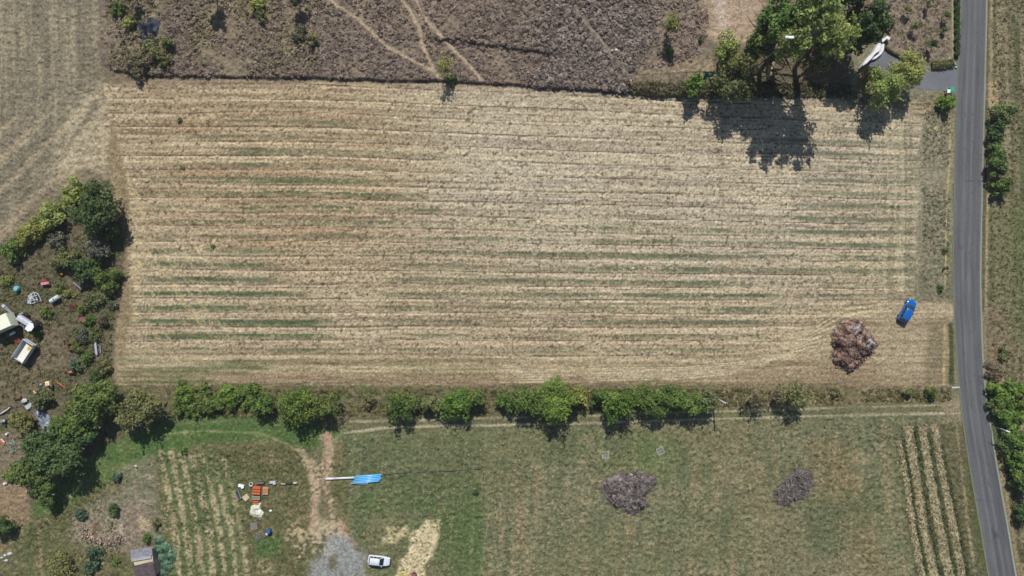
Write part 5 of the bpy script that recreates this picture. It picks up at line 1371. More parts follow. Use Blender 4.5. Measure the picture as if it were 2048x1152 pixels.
# ---- straw rows and crop rows at the lower right
def row_thing(name, pts, width, hgt, label, cat, group, cols, n, card=.22, leafm=None, seed=3):
    r_ = np.random.default_rng(seed)
    p = resample(pts, 90); x0, y0 = P(*p[0]); root = tag(empty(name, (x0, y0, gz(x0, y0))), label, cat, group)
    wx = (p[:, 0] - 1024) / S - x0; wy = (576 - p[:, 1]) / S - y0
    d = np.gradient(np.c_[wx, wy], axis=0); nr = np.c_[-d[:, 1], d[:, 0]]; nr /= np.linalg.norm(nr, axis=1)[:, None]
    nc = 7; V_ = []; cc = []
    for i in range(nc):
        t = i / (nc - 1) * 2 - 1
        wob = 1 + .25 * vnoise(np.arange(90.) * 1.0, np.full(90, t * 2), 2.2, 1, 40 + seed)
        X = wx + nr[:, 0] * t * width / 2 * wob; Y = wy + nr[:, 1] * t * width / 2 * wob
        zz = gzv(X + x0, Y + y0) - gz(x0, y0)
        Z = zz + hgt * (1 - t * t) * (.8 + .35 * r_.standard_normal(90)) - .02
        V_.append(np.c_[X, Y, Z])
        tt_ = r_.random(90)[:, None]; cc.append(cols[0] * (1 - tt_) + cols[1] * tt_)
    V_ = np.array(V_); cc = np.array(cc); vi_ = np.arange(nc * 90).reshape(nc, 90)
    F_ = np.stack([vi_[:-1, :-1], vi_[:-1, 1:], vi_[1:, 1:], vi_[1:, :-1]], -1).reshape(-1, 4)[:, ::-1]
    mesh_np('ridge', V_.reshape(-1, 3), F_, M_DRY, cc.reshape(-1, 3), parent=root)
    ii = r_.integers(0, 90, n); t = (r_.random(n) * 2 - 1)
    cen = np.c_[wx[ii] + nr[ii, 0] * t * width / 2, wy[ii] + nr[ii, 1] * t * width / 2, hgt * (1 - t * t) + .04 + .05 * r_.random(n)]
    cen[:, :2] += r_.standard_normal((n, 2)) * .12
    cen[:, 2] += gzv(cen[:, 0] + x0, cen[:, 1] + y0) - gz(x0, y0)
    nn = r_.standard_normal((n, 3)) * .6; nn[:, 2] += .9
    A_, B_ = leaf_cards(cen, nn, card * (.5 + r_.random(n)), aspect=.3 if leafm is None else .6, r=r_)
    tt_ = r_.random(n)[:, None]
    mesh_np('stalks' if leafm is None else 'leaves', A_, B_, leafm or M_DRY, np.repeat(cols[0] * (1 - tt_) + cols[1] * tt_, 4, 0), parent=root)
STC = (lin((122, 114, 86)), lin((196, 184, 146)))
CRC = (lin((52, 62, 36)), lin((110, 114, 76)))
rows = [([(1798, 882), (1812, 950), (1826, 1050), (1846, 1160)], 'leftmost pale straw row, starting below the others', 1.0),
        ([(1816, 852), (1830, 950), (1844, 1050), (1870, 1160)], 'second pale straw row from the left near the road', 1.45),
        ([(1844, 850), (1860, 950), (1880, 1060), (1902, 1160)], 'third and widest pale straw row near the road', 1.5),
        ([(1868, 848), (1886, 950), (1906, 1050), (1925, 1160)], 'rightmost pale straw row, nearest the road', 1.2)]
for q, (p_, lb, w_) in enumerate(rows):
    row_thing('straw_row', p_, w_ * 1.15, .14, lb, 'straw row', 'straw rows beside the road', STC, 1500, seed=q + 3)
crs = [([(1806, 880), (1820, 950), (1834, 1050), (1858, 1160)], 'dark crop row between the first and second straw rows', .7),
       ([(1832, 852), (1844, 940), (1862, 1050), (1886, 1160)], 'dark crop row between the second and third straw rows', .9),
       ([(1857, 865), (1874, 960), (1893, 1060), (1914, 1160)], 'dark crop row between the third and fourth straw rows', .75),
       ([(1884, 890), (1898, 960), (1920, 1060), (1938, 1160)], 'sparse green crop row right of the last straw row', .7)]
for q, (p_, lb, w_) in enumerate(crs):
    row_thing('crop_row', p_, w_ * .8, .28, lb, 'crop row', 'crop rows beside the road', CRC, 650, card=.16, leafm=M_LEAF, seed=q + 13)

# ---- top right: white sheet, bins, fence, pole, planting rings
r = thing('entrance_wall', 1745, 112, 'angular white entrance wall at the shaded end of the driveway', 'wall')
def uvp(L_): return [((a - 1745) / S, (112 - b) / S) for a, b in L_]
m_ww = flat('white_render', (232, 230, 232), .7, .2, dirt=.08)
MB().poly(uvp([(1716, 138), (1728, 121), (1741, 108), (1751, 90), (1756, 91), (1755, 104), (1744, 112), (1737, 121), (1727, 131)]), 0, 1.1).build('wall_slab', m_ww, r, bevel=.04)
MB().poly(uvp([(1760, 89), (1766, 90), (1765, 101), (1760, 110), (1749, 119), (1740, 122), (1739, 118), (1748, 112), (1758, 104)]), 0, .55).build('step', m_ww, r, bevel=.04)  # narrow gap to the slab above is shaped as a shadow band
MB().poly(uvp([(1757, 86), (1762, 80), (1770, 75), (1776, 79), (1773, 84), (1768, 81), (1761, 88)]), 0, .9).build('wall_slab', m_ww, r, bevel=.04)
def wheelie(px, py, mat, lid, deg, label, s=1.0):
    r = thing('wheelie_bin', px, py, label, 'bin', deg, h=1.0)
    MB().loft([[(-.22 * s, -.26 * s, .08), (.22 * s, -.26 * s, .08), (.22 * s, .26 * s, .08), (-.22 * s, .26 * s, .08)], [(-.29 * s, -.33 * s, 1.0), (.29 * s, -.33 * s, 1.0), (.29 * s, .33 * s, 1.0), (-.29 * s, .33 * s, 1.0)]]).build('bin_body', mat, r)
    MB().box((0, 0, 1.04), (.64 * s, .72 * s, .08), tilt=(.05, 0)).build('lid', lid, r, bevel=.03)
    MB().tube([(-.28 * s, .38 * s, .95), (.28 * s, .38 * s, .95)], .02, 6).build('handle', lid, r)
    for sg in (-1, 1): MB().torus((sg * .27 * s, .27 * s, .1), .08, .03, 12, 6, rot=Matrix.Rotation(math.pi / 2, 3, 'Y')).build('wheel', m_rub, r)
wheelie(1906, 178, flat('green_plastic', (40, 150, 106), .5, .3, dirt=.05), flat('green_lid', (48, 164, 116), .5, .3, dirt=.05), 8, 'green wheelie bin at the mouth of the driveway', 1.15)
wheelie(1897.5, 182.5, m_plastic_white, m_white, 0, 'white bin beside the green wheelie bin', .9)
# wire fence with teal sheet
def fence(pts, label, npost, mat, hh=1.2, name='wire_fence'):
    p = resample(pts, npost); w0 = P(*p[0]); root = tag(empty(name, (*w0, gz(*w0))), label, 'fence')
    for a, b in p:
        x, y = P(a, b); MB().tube([(x - w0[0], y - w0[1], -.1), (x - w0[0], y - w0[1], hh)], .04, 6).build('post', mat, root)
    wr = MB()
    for zz in (hh * .25, hh * .55, hh * .8, hh - .03):
        wr.tube([((a - 1024) / S - w0[0], (576 - b) / S - w0[1], zz) for a, b in p], .018, 4)
    wr.build('wire', mat, root)
    return root
m_fg = flat('fence_green', (52, 74, 62), .7, .2, dirt=.1)
fence([(1268, 155), (1310, 154), (1360, 151), (1404, 149)], 'thin dark wire fence left of the teal tarpaulin', 9, m_fg)
fence([(1536, 184), (1580, 187), (1620, 190), (1662, 197)], 'thin wire fence under the shade of the tall trees', 8, m_fg)
r = thing('tarpaulin', 1420, 154, 'teal tarpaulin hung at the end of the thin wire fence', 'tarpaulin')
tp = resample([(1404, 150), (1418, 149), (1434, 155)], 14); v = []; f = []
for i, (a, b) in enumerate(tp):
    for k_ in range(6):
        v.append(((a - 1420) / S, (154 - b) / S - .2 * k_ + .08 * math.sin(i * 1.7 + k_), 1.15 * (1 - k_ / 5) ** .8 + .05))
for i in range(13):
    for k_ in range(5): f.append((i * 6 + k_, i * 6 + k_ + 1, (i + 1) * 6 + k_ + 1, (i + 1) * 6 + k_))
MB().add(v, f).build('cloth', flat('teal_cloth', (38, 104, 88), .7, .2, dirt=.1), r, sm=True)
MB().tube([(-1.45, .36, 0), (-1.45, .36, 1.25)], .05, 6).build('stake', m_wood, r); MB().tube([(1.27, -.1, 0), (1.27, -.1, 1.25)], .05, 6).build('stake', m_wood, r)
# white box on a mast among the crowns
r = thing('mast_box', 1579, 75, 'white box on a tall mast showing among the tall crowns', 'mast', 0, h=18.5)
MB().tube([(0, 0, 0), (0, 0, 18.3)], [.10, .05], 10).build('mast_pole', m_grey, r); MB().box((0, 0, 18.5), (1.3, .40, .30)).build('box_head', m_white, r, bevel=.05); MB().lump((-.5, -.05, 18.66), (.3, .28, .2), 2, jit=.05).build('dome', m_white, r, sm=True)
# planting rings
m_ring = flat('ring_concrete', (134, 122, 106), .9, .1, dirt=.2)
for (a, b, R_, lb) in ((1861, 5, .62, 'round planting ring nearest the top edge of the garden'), (1818, 20, .58, 'round planting ring left of the one at the top edge'), (1779, 26, .45, 'faint planting ring beside the dark tree')):
    x, y = P(a, b); o = MB().torus((0, 0, 0), R_, .09, 26, 8, zs=.9).build('planting_ring', m_ring, sm=True); o.location = (x, y, gz(x, y) + .07)
    tag(o, lb, 'planting ring', 'planting rings of the garden plot')
# roadside hedge and clipped hedge
def hedge_obj(pts, width, hh, label, pal, n, name='hedge', card=.16, seed=2):
    r_ = np.random.default_rng(seed); p = resample(pts, 200); x0, y0 = P(*p[0]); root = tag(empty(name, (x0, y0, gz(x0, y0))), label, 'hedge')
    wx = (p[:, 0] - 1024) / S - x0; wy = (576 - p[:, 1]) / S - y0; d = np.gradient(np.c_[wx, wy], axis=0); nr = np.c_[-d[:, 1], d[:, 0]]; nr /= np.linalg.norm(nr, axis=1)[:, None]
    ii = r_.integers(0, 200, n); t = r_.random(n) * 2 - 1; zz = hh * (1 - .25 * np.abs(t)) * (.3 + .7 * r_.random(n) ** .4)
    wob = 1 + .2 * np.sin(ii * .3) 
    cen = np.c_[wx[ii] + nr[ii, 0] * t * width / 2 * wob, wy[ii] + nr[ii, 1] * t * width / 2 * wob, zz + .05]
    nn = np.c_[nr[ii] * t[:, None], np.full(n, .8)] + r_.standard_normal((n, 3)) * .5
    A_, B_ = leaf_cards(cen, nn, card * (.6 + .8 * r_.random(n)), r=r_); tt_ = r_.random(n)[:, None]
    dk, lt = np.array(PAL[pal][0]), np.array(PAL[pal][1])
    mesh_np('foliage', A_, B_, M_LEAF, np.repeat(dk * (1 - tt_) + lt * tt_, 4, 0), parent=root)
    s_ = MB()
    for q in range(0, 200, 14): s_.tube([(wx[q], wy[q], -.1), (wx[q] + .05, wy[q], hh * .7)], [.04, .02], 5)
    s_.build('stems', M_BARK, root)
hedge_obj([(1911, -30), (1912, 40), (1912, 112)], .75, .8, 'narrow green hedge between the garden plot and the road', 'dark', 2600)
hedge_obj([(1862, 131), (1885, 131), (1904, 127)], 1.4, .7, 'low dark clipped hedge between driveway and garden', 'olive', 1500, seed=3)
hedge_obj([(1766, 93), (1780, 104), (1800, 114)], .45, .5, 'low reddish-brown hedge along the upper driveway edge', 'brown', 700, seed=4)
r = thing('boulders', 1902, 124, 'pale boulders at the upper corner of the driveway mouth', 'stones')
for q, (a, b, c_) in enumerate(((0, 0, .42), (.55, -.4, .36), (-.7, .25, .3), (.8, -1.0, .28), (-.3, .6, .25))): MB().lump((a, b, .1), (c_, c_ * .8, c_ * .7), q + 30, jit=.2).build('boulder', flat('pale_stone', (190, 186, 174), .9, .1, dirt=.15), r)
# trailside bits in the scrub
r = thing('stone', 1231, 104, 'small white object beside the right-hand trail in the scrub', 'stone'); MB().lump((0, 0, .2), (.3, .25, .22), 8, jit=.15).build('rock', m_white, r, sm=True)
r = thing('stone', 1223, 105, 'small tan stone touching the white one beside the trail', 'stone'); MB().lump((0, 0, .15), (.24, .24, .18), 9, jit=.15).build('rock', m_plank, r, sm=True)
r = thing('bent_pipe', 1889, 538, 'small black bent pipe on the verge halfway down the road', 'pipe', 0)
MB().tube([(-.35, -.5, .05), (-.38, .1, .35), (-.1, .42, .45), (.35, .38, .4), (.6, .1, .1)], .09, 8).build('pipe_bend', m_dark, r, sm=True); MB().torus((.6, .1, .1), .11, .03, 10, 5).build('flange', m_rust, r)
# culvert slabs and leaning things by the road
r = thing('culvert_slab', 1911, 775, 'thin pale slab across the ditch at the field corner by the road', 'slab', 2); MB().box((0, 0, .05), (1.5, .28, .14)).build('slab_body', m_pale, r, bevel=.02)
r = thing('white_pole', 2012, 861, 'white pole with a cross arm sticking out of the brambles', 'pole', -22, h=3.9)
MB().tube([(-.9, 0, 3.7), (0, 0, 3.9), (.9, .1, 3.8)], .035, 8).build('arm', m_pale, r); MB().tube([(0, 0, 0), (0, 0, 3.9)], .05, 8).build('upright', m_grey, r); MB().box((.3, 0, 3.97), (.7, .2, .08)).build('plate', m_white, r, bevel=.02)
# utility pole in the hedgerow
r = tag(empty('utility_pole', (*P(1426.5, 793), gz(*P(1426.5, 793)))), 'pale slim utility pole at the right end of the dense hedgerow', 'utility pole')
MB().tube([(0, 0, -.3), (0, 0, 7.6)], [.15, .10], 12).build('pole_shaft', m_pale, r, sm=True); MB().box((0, 0, 7.3), (.9, .09, .09)).build('crossarm', m_wood, r)
for xx in (-.38, .38): MB().tube([(xx, 0, 7.34), (xx, 0, 7.5)], .04, 8).build('insulator', m_white, r)

# ---- scrap yard
# tipper trailer: open tilted box
r = thing('dump_trailer', 46, 703, 'open white dump trailer with a yellow-stained floor in the scrap yard', 'trailer', 57, h=1.6)
tl, tw, th_ = 3.9, 2.15, .95; zf = .85
MB().box((0, 0, zf), (tl, tw, .08)).build('floor', flat('trailer_floor', (236, 232, 220), .6, .2, dirt=.05), r)
wall = flat('trailer_wall', (200, 206, 208), .6, .3, dirt=.1)
for sg in (-1, 1): MB().box((0, sg * (tw / 2 + .03), zf + th_ / 2), (tl + .1, .06, th_)).build('side_panel', wall, r)
MB().box((tl / 2 + .03, 0, zf + th_ / 2 + .1), (.08, tw + .02, th_ + .2)).build('front_panel', wall, r); MB().box((-tl / 2 - .02, 0, zf + .25), (.06, tw, .5)).build('tailgate', wall, r)
MB().lump((1.1, -.35, zf + .045), (.75, .45, .03), 5, jit=.3).build('yellow_stain', flat('ochre_stain', (216, 178, 92), .9, .1, dirt=.2), r)
MB().box((0, 0, .62), (tl * .95, .9, .2)).build('chassis', m_dark, r); MB().tube([(tl / 2, 0, .6), (tl / 2 + 1.1, 0, .5)], .06, 6).build('drawbar', m_rust, r)
for xx in (-.45, .45):
    for sg in (-1, 1):
        wo = MB().torus((xx, sg * (tw / 2 - .15), .38), .27, .11, 18, 8, rot=Matrix.Rotation(math.pi / 2, 3, 'X')).build('wheel', m_rub, r, sm=True)
        MB().tube([(xx, sg * (tw / 2 - .22), .38), (xx, sg * (tw / 2 - .08), .38)], .16, 10).build('rim', m_rust, wo)
# grey machine with white cab
r = thing('farm_machine', 47, 645, 'old grey-white farm machine with a bright white cab roof in the scrap yard', 'farm machine', -32, h=2.2)
MB().box((-.35, .1, 1.7), (2.9, 1.0, .9), top=.85).build('hood', flat('machine_grey', (206, 208, 222), .5, .3, dirt=.1), r, bevel=.12)
MB().box((-.35, .1, 2.17), (2.2, .5, .12)).build('hood_panel', m_pale, r, bevel=.04)
MB().box((1.45, .05, 1.9), (1.0, 1.25, 1.0)).build('cab', m_glass, r, bevel=.04); MB().poly([(.95, -.75), (1.7, -.85), (2.15, -.4), (2.2, .35), (1.7, .85), (.95, .7)], 2.4, 2.55).build('cab_roof', m_white, r, bevel=.05)
MB().box((.1, -.75, 1.0), (2.2, .8, .5)).build('engine_deck', flat('mid_grey_steel', (128, 130, 142), .6, .3, dirt=.25), r, bevel=.04); MB().tube([(-.2, -.7, 1.2), (-.2, -.7, 1.9)], .08, 8).build('exhaust', m_dark, r)
MB().box((0, 0, .85), (3.6, 1.2, .5)).build('chassis', m_dark, r)
for (xx, rad) in ((-1.2, .42), (1.2, .6)):
    for sg in (-1, 1): MB().torus((xx, sg * .8, rad), rad - .16, .16, 20, 8, rot=Matrix.Rotation(math.pi / 2, 3, 'X')).build('wheel', m_rub, r, sm=True)
r = thing('loading_chute', 15, 620, 'tapering pale grey metal chute above the farm machine', 'chute', -47, h=.8)
MB().loft([[(-1.1, -.3, .5), (-1.1, .3, .5), (-1.1, .34, .9), (-1.1, -.34, .9)], [(1.1, -.14, .3), (1.1, .14, .3), (1.1, .16, .6), (1.1, -.16, .6)]]).build('trough', m_grey, r, bevel=.03)
MB().box((-1.0, 0, .95), (.6, .5, .1)).build('hopper', m_pale, r, bevel=.02); lg = MB(); [lg.tube([(a, b, 0), (a, b, .6)], .03, 6) for a, b in ((-.9, -.25), (-.9, .25), (.9, 0))]; lg.build('legs', m_rust, r)
r = thing('metal_cover', 42, 628, 'small curved grey metal cover above the farm machine', 'cover', 18, h=.3); MB().lump((0, 0, .22), (.55, .25, .25), 12, jit=.1).build('shell', m_grey, r, sm=True); MB().box((0, 0, .08), (.8, .3, .14)).build('base', m_dark, r)
# cream roofed truck body at left edge
r = thing('box_truck', 0, 646, 'truck with a pale cream box roof cut by the left edge', 'truck', 24, h=3.0)
MB().box((-.4, 0, 2.0), (4.0, 2.5, 2.0)).build('cargo_box', flat('cream_panel', (226, 230, 206), .5, .3, dirt=.06), r, bevel=.05); MB().box((-.4, 0, 3.03), (3.9, 2.4, .05)).build('roof', flat('cream_roof', (240, 242, 214), .5, .3, dirt=.05), r, bevel=.02)
MB().box((-.4, 0, .85), (4.2, 1.2, .25)).build('chassis', m_dark, r); MB().box((-3.2, 0, 1.4), (1.5, 2.2, 1.7), top=.9).build('cab', m_white, r, bevel=.1); MB().box((-3.2, 0, 1.85), (1.56, 2.12, .5)).build('cab_window', m_glass, r)
for xx in (-3.2, -1.0, .9):
    for sg in (-1, 1): MB().torus((xx, sg * 1.0, .45), .32, .14, 18, 8, rot=Matrix.Rotation(math.pi / 2, 3, 'X')).build('wheel', m_rub, r, sm=True)
r = thing('scrap_sheet', 25, 667, 'bright white bent panel between farm machine and trailer', 'panel', 32, h=.5); MB().box((0, 0, .5), (1.1, .42, .05), tilt=(.12, .1)).build('panel', m_white, r, bevel=.02); MB().box((0, 0, .24), (.8, .25, .44)).build('base', m_dark, r)
r = thing('plough_frame', 35, 681, 'small orange plough against the corner of the dump trailer', 'plough', 40, h=.4)
f_ = MB(); [f_.tube([(-.6, y_, .35), (.5, y_, .45)], .05, 6) for y_ in (-.3, 0, .3)]; f_.build('beams', m_orange, r); MB().box((.2, 0, .3), (.2, .9, .14)).build('crossbar', m_rust, r)
for y_ in (-.3, 0, .3): MB().box((-.5, y_, .16), (.2, .06, .3), tilt=(0, .4)).build('tine', m_rust, r)
# tangle of tubes
r = thing('tube_frames', 66, 598, 'tangle of pale white tube frames in the upper scrap yard', 'frames', 0, h=.6)
tf = [(-1.2, -.7, .3), (-.9, .5, .7), (0, 1.2, .5), (.9, 1.0, .8), (1.3, -.3, .4), (.6, -.5, .3), (-.6, -.9, .4)]
m_tube = flat('tube_white', (204, 214, 216), .5, .3, dirt=.06)
MB().tube(tf + [tf[0]], .07, 6).build('frame', m_tube, r)
for q, (a, b) in enumerate((((-1.0, .2, .5), (.9, .7, .9)), ((-.5, 1.0, .6), (.2, -.6, .5)), ((-.9, -.3, .9), (.9, -.1, .7)), ((.2, 1.1, .8), (.7, -.4, .4)), ((-.2, .4, 1.0), (.4, -.2, .8)), ((-1.1, .6, .2), (-.4, -.9, .7)), ((-.7, .9, .3), (-.8, -.6, .4)))):
    MB().tube([a, b], .065, 6).build('tube', m_tube, r)
MB().lump((-.5, .2, .55), (.45, .3, .12), 44, jit=.4).build('sheet_scrap', m_pale, r); MB().lump((-.9, -.6, .35), (.35, .3, .1), 45, jit=.4).build('sheet_scrap', m_pale, r)
r = thing('storage_tank', 108, 598, 'horizontal white cylindrical tank in the upper scrap yard', 'tank', 32, h=.8)
MB().tube([(-.9, 0, .6), (-.82, 0, .6), (.82, 0, .6), (.9, 0, .6)], [.3, .42, .42, .3], 20).build('tank_shell', flat('tank_white', (206, 218, 214), .4, .4, dirt=.08), r, sm=False)
for xx in (-.5, .5): MB().box((xx, 0, .12), (.12, .7, .26)).build('cradle', m_rust, r)
MB().tube([(0, 0, 1.0), (0, 0, 1.12)], .1, 10).build('filler_cap', m_dark, r)
barrel(30, 577, .42, .9, m_lblue, m_lblue, 'light blue drum at the upper left of the scrap yard')
r = thing('seed_drill', 88, 566, 'pink-topped red farm implement above the white tank', 'implement', 10, h=.7)
MB().box((0, -.1, .75), (1.5, .55, .3), top=.8).build('hopper', flat('faded_pink', (214, 150, 150), .7, .2, dirt=.1), r, bevel=.05); MB().box((-.2, .45, .5), (1.1, .4, .2)).build('frame', flat('old_red', (150, 52, 54), .7, .2, dirt=.15), r, bevel=.02)
for xx in (-.6, .6): MB().torus((xx, 0, .32), .24, .07, 16, 6, rot=Matrix.Rotation(math.pi / 2, 3, 'Y')).build('wheel', m_rub, r)
r = thing('rusty_harrow', 143, 614, 'rusty tangled harrow left of the rusty boxes', 'harrow', 15, h=.5)
f_ = MB(); [f_.tube([(-.8, y_, .3 + .1 * (i % 2)), (.8, y_ + .1, .4)], .06, 6) for i, y_ in enumerate((-.6, -.25, .1, .45))]; f_.build('beams', m_rust, r)
g_ = MB(); [g_.tube([(x_, -.75, .45), (x_ + .1, .6, .4)], .05, 6) for x_ in (-.6, -.1, .5)]; g_.build('crossbars', m_rust, r)
for x_ in (-.5, 0, .45): MB().torus((x_, -.1, .4), .28, .04, 16, 5, rot=Matrix.Rotation(.9, 3, 'X')).build('disc', m_rust, r)
def steel_box(name, px, py, deg, d, mat, label, cat, inner=None):
    r = thing(name, px, py, label, cat, deg, h=d[2]); w_ = MB()
    for sg in (-1, 1): w_.box((sg * (d[0] / 2 - .03), 0, d[2] / 2), (.06, d[1], d[2])); w_.box((0, sg * (d[1] / 2 - .03), d[2] / 2 - .003), (d[0] - .124, .06, d[2] - .006))
    w_.build('wall', mat, r); MB().box((0, 0, d[2] * (.85 if inner is None else .3)), (d[0] - .13, d[1] - .13, .05)).build('lid' if inner is None else 'floor', mat if inner is None else inner, r)
    return r
m_mar = flat('maroon_steel', (136, 88, 86), .8, .2, dirt=.15, dcol=(110, 60, 56))
steel_box('steel_box', 158, 627, 20, (1.2, .9, .5), m_mar, 'upper dull maroon steel box in the scrap yard', 'box')
steel_box('steel_box', 164, 639, -22, (1.5, .9, .8), m_mar, 'lower dull maroon steel box in the scrap yard', 'box')
steel_box('steel_bin', 206, 644, 20, (1.0, 1.5, .9), m_dark, 'dark open bin with an ochre rim on the field side of the yard', 'bin', m_rust)
r = thing('orange_scrap', 121, 548, 'orange scrap peeping out of the bushes in the upper yard', 'scrap', 0, h=.6); MB().lump((0, 0, .5), (.32, .26, .2), 51, jit=.15).build('shell', flat('vivid_orange', (228, 140, 40), .5, .3, dirt=.05), r, sm=True); MB().tube([(0, 0, 0), (0, 0, .4)], .15, 8).build('base', m_rust, r)
r = thing('pink_tub', 143, 549, 'small pink tub right of the orange scrap', 'tub', 0, h=.5); MB().pipe((0, 0, 0), (0, 0, .5), .26, .04).build('tub_wall', flat('pink_plastic', (206, 140, 130), .6, .2), r); MB().tube([(0, 0, .3), (0, 0, .34)], .23, 12).build('fill', m_rust, r)
r = thing('steel_beam', 153, 572, 'pale steel beam leaning in the bushes right of the white tank', 'beam', -40, h=.6); b_ = MB(); b_.box((0, 0, .5), (1.9, .16, .03)); b_.box((0, 0, .4), (1.9, .03, .18)); b_.box((0, 0, .3), (1.9, .16, .03)); b_.build('beam_profile', m_grey, r); MB().box((.6, -.3, .2), (.9, .3, .3)).build('base', m_dark, r)
r = thing('rusty_ring', 140, 693, 'rusty red broken ring left of the long grey panel', 'implement', 30, h=.5)
v = []; 
MB().tube([(math.cos(a) * .6, math.sin(a) * .62, .35 + .1 * math.sin(a * 2)) for a in [i * .42 for i in range(12)]], .17, 7).build('ring', m_rust, r); MB().lump((.3, -.5, .5), (.26, .3, .15), 53, jit=.2).build('plate', flat('salmon_plate', (206, 112, 92), .6, .2), r)
r = thing('long_panel', 191, 695, 'long narrow grey panel lying upright in the yard', 'panel', 97, h=.4); MB().box((0, 0, .4), (2.8, .42, .08), tilt=(.1, 0), top=.8).build('sheet', flat('panel_grey', (176, 180, 196), .5, .3, dirt=.06), r, bevel=.04); MB().box((0, 0, .18), (2.2, .2, .34)).build('support', m_wood, r)
r = thing('short_panel', 200, 698, 'short narrow grey strip right of the long grey panel', 'panel', 95, h=.2); MB().box((0, 0, .2), (1.4, .2, .08)).build('sheet', m_grey, r, bevel=.02); MB().box((0, 0, .09), (1.0, .12, .16)).build('support', m_wood, r)
r = thing('rusty_machine', 142, 744, 'dark rusty machine at the bottom of the scrap yard', 'machine', 5, h=.5); MB().box((0, 0, .35), (1.3, .5, .5)).build('housing', m_rust, r, bevel=.04); MB().box((0, .02, .62), (.6, .22, .06)).build('cover', m_brick, r, bevel=.01); MB().tube([(-.7, -.2, .3), (.8, -.3, .4)], .06, 6).build('shaft', m_dark, r)
r = thing('teal_rack', 146, 721, 'small teal rack among weeds in the lower scrap yard', 'rack', -10, h=.6); t_ = MB(); [t_.tube([(x_, -.5, .5), (x_, .5, .55)], .035, 6) for x_ in (-.5, -.2, .1, .4)]; t_.tube([(-.55, -.5, .5), (.45, -.5, .5)], .035, 6); t_.tube([(-.55, .5, .55), (.45, .5, .55)], .035, 6); t_.build('bars', flat('teal_paint', (70, 120, 122), .6, .3), r)
l_ = MB(); [l_.tube([(a, b, 0), (a, b, .52)], .03, 6) for a in (-.5, .4) for b in (-.5, .5)]; l_.build('legs', m_dark, r)
r = thing('cube_tank', 95, 767, 'bright cream cube container above the pale slab', 'container', 8, h=.8); MB().box((0, 0, .45), (.75, .75, .8)).build('tank_body', flat('cream_plastic', (252, 228, 180), .5, .3, dirt=.05), r, bevel=.06); MB().tube([(0, 0, .85), (0, 0, .93)], .14, 12).build('cap', m_plank, r)
r = thing('stone', 83, 769, 'small grey stone left of the cream cube', 'stone'); MB().lump((0, 0, .14), (.3, .26, .2), 61, jit=.15).build('rock', m_grey, r, sm=True)
r = thing('dark_crate', 103, 773, 'dark crate with a salmon lump right of the cream cube', 'crate', 0, h=.4); MB().box((0, 0, .3), (.55, .7, .6)).build('crate_body', m_dark, r, bevel=.02); MB().lump((0, .18, .64), (.2, .16, .1), 62, jit=.2).build('lump', m_brick, r)
r = thing('cardboard_box', 71, 783, 'tan and orange open box between cream cube and green-grey box', 'box', 28, h=.4); MB().box((0, 0, .22), (.85, .65, .42)).build('box_body', m_plank, r, bevel=.02); MB().box((.2, .2, .47), (.5, .3, .06), .3).build('flap', m_orange, r)
r = thing('plastic_box', 72, 793, 'pale green-grey box just below the tan box', 'box', 10, h=.4); MB().box((0, 0, .2), (.9, .65, .38)).build('box_body', flat('green_grey_plastic', (128, 150, 130), .6, .3), r, bevel=.03); MB().box((0, 0, .42), (.94, .7, .05)).build('lid', MATS['green_grey_plastic'], r, bevel=.02)
r = thing('orange_pipe', 125, 771, 'long orange pipe lying slantwise at the bottom of the yard', 'pipe', -37); MB().tube([(-1.15, 0, .15), (0, .08, .22), (1.15, 0, .15)], .10, 8).build('pipe_length', m_orange, r, sm=True); MB().torus((1.12, 0, .15), .11, .025, 10, 5, rot=Matrix.Rotation(math.pi / 2, 3, 'Y')).build('collar', m_rust, r)
r = thing('orange_pipe', 151, 775, 'short salmon bent pipe right of the long orange pipe', 'pipe', 60); MB().tube([(-.6, .3, .15), (-.45, -.05, .2), (.1, -.05, .2), (.75, .15, .15)], .07, 8).build('pipe_length', m_brick, r, sm=True); MB().torus((.72, .14, .15), .08, .025, 10, 5, rot=Matrix.Rotation(math.pi / 2, 3, 'Y')).build('collar', m_rust, r)
r = thing('rusty_stand', 36, 797, 'small rusty stand with two dark ends left of the white lump', 'stand', 12, h=.3); MB().box((0, 0, .3), (1.1, .25, .12)).build('rail', m_rust, r); [MB().box((s_, 0, .2), (.14, .6, .4)).build('end_plate', m_dark, r) for s_ in (-.6, .6)]
r = thing('stone', 52, 801, 'white lumpy stone left of the pale slab', 'stone'); MB().lump((0, 0, .2), (.55, .4, .3), 63, jit=.2, rz=.4).build('rock', m_pale, r)
r = thing('concrete_slab', 60, 812, 'pale tilted slab above the blue-grey slab', 'slab', 30); MB().box((0, 0, .14), (1.3, .8, .14), tilt=(.1, 0)).build('slab_body', m_pale, r, bevel=.03); MB().box((-.2, -.1, .04), (.4, .4, .1)).build('prop', m_wood, r)
heap(84, 840, [(66, 822), (84, 814), (103, 838), (104, 856), (96, 872), (80, 848)], .25, 'blue-grey plastic sheet spread between the olive bush and the wood', 'plastic_sheet', 'sheet', ((118, 124, 140), (176, 182, 200), (150, 158, 176)), rough=.14, nsc=7, seed=9)
r = thing('curved_gutter', 10, 823, 'curved pale gutter at the left edge', 'gutter', 24); MB().tube([(-1.4, -.15, .12), (-.3, -.05, .16), (.7, .1, .16), (1.3, .32, .12)], [.14, .15, .15, .1], 8).build('channel', m_pale, r, sm=True); MB().box((.2, 0, .04), (.2, .4, .08)).build('prop', m_wood, r)
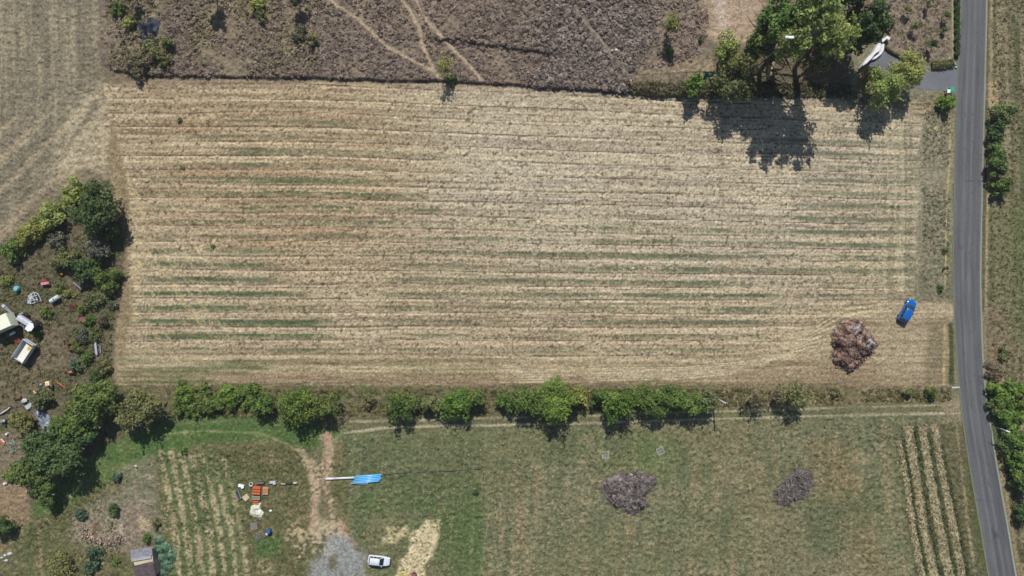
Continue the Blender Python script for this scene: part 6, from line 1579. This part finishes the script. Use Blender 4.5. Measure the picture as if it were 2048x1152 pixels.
r = thing('junk_cabinet', 4, 846, 'pale metal cabinet with a dark opening at the left edge', 'cabinet', 5, h=.8); MB().box((0, .35, .45), (1.0, .5, .9)).build('cabinet_body', m_grey, r, bevel=.03); MB().box((.2, -.3, .25), (.6, .7, .5)).build('open_bay', m_dark, r); MB().box((.5, .4, .93), (.3, .3, .05)).build('lid', m_pale, r)
r = thing('white_can', 13, 868, 'small bright white can below the metal cabinet at the left edge', 'can', 30, h=.4); MB().tube([(0, 0, 0), (0, 0, .5)], .22, 12).build('can_body', m_white, r); MB().torus((0, 0, .5), .2, .025, 12, 5).build('rim', m_grey, r)
r = thing('orange_board', 5, 885, 'salmon board with a white strip at the left edge', 'board', -38, h=.3); MB().box((0, 0, .2), (.9, .4, .06)).build('sheet', m_orange, r); MB().box((-.2, .28, .2), (.9, .14, .06)).build('strip', m_white, r); MB().box((0, 0, .08), (.5, .2, .16)).build('base', m_dark, r)
r = thing('white_can', 10, 967, 'small white container beside the little yellow bush', 'can', 20, h=.3); MB().box((0, 0, .2), (.7, .4, .36)).build('can_body', m_white, r, bevel=.05); MB().box((.1, 0, .4), (.3, .2, .05)).build('lid', m_pale, r)
r = thing('stone_cluster', 12, 1110, 'pale stones scattered at the bottom left corner', 'stones'); [MB().lump((a, b, .1), (c_, c_ * .7, c_ * .6), q + 70, jit=.2).build('rock', m_pale, r) for q, (a, b, c_) in enumerate(((0, 0, .3), (.8, .3, .45), (-.6, -.4, .3), (.2, -.9, .35)))]
r = thing('stump', 274, 932, 'small pale stump with a dark hollow on the green lane', 'stump', 0); MB().lump((0, 0, .18), (.3, .26, .3), 81, jit=.15).build('wood', m_plank, r); MB().tube([(.1, -.12, .3), (.1, -.12, .36)], .1, 8).build('hollow', m_dark, r)

# ---- the thin air between the drone and the ground
hz_ = MB().box((0, 0, 66), (3700, 3700, 140))
mh = bpy.data.materials.new('thin_haze'); mh.use_nodes = True; nt = mh.node_tree; nt.nodes.remove(nt.nodes['Principled BSDF'])
pv = nt.nodes.new('ShaderNodeVolumePrincipled'); pv.inputs['Density'].default_value = 0.00018; pv.inputs['Color'].default_value = (.86, .92, 1, 1); pv.inputs['Anisotropy'].default_value = .2
nt.links.new(pv.outputs[0], nt.nodes['Material Output'].inputs['Volume'])
tag(hz_.build('haze', mh), 'thin bluish summer haze between the drone and the fields', 'haze', kind='stuff')
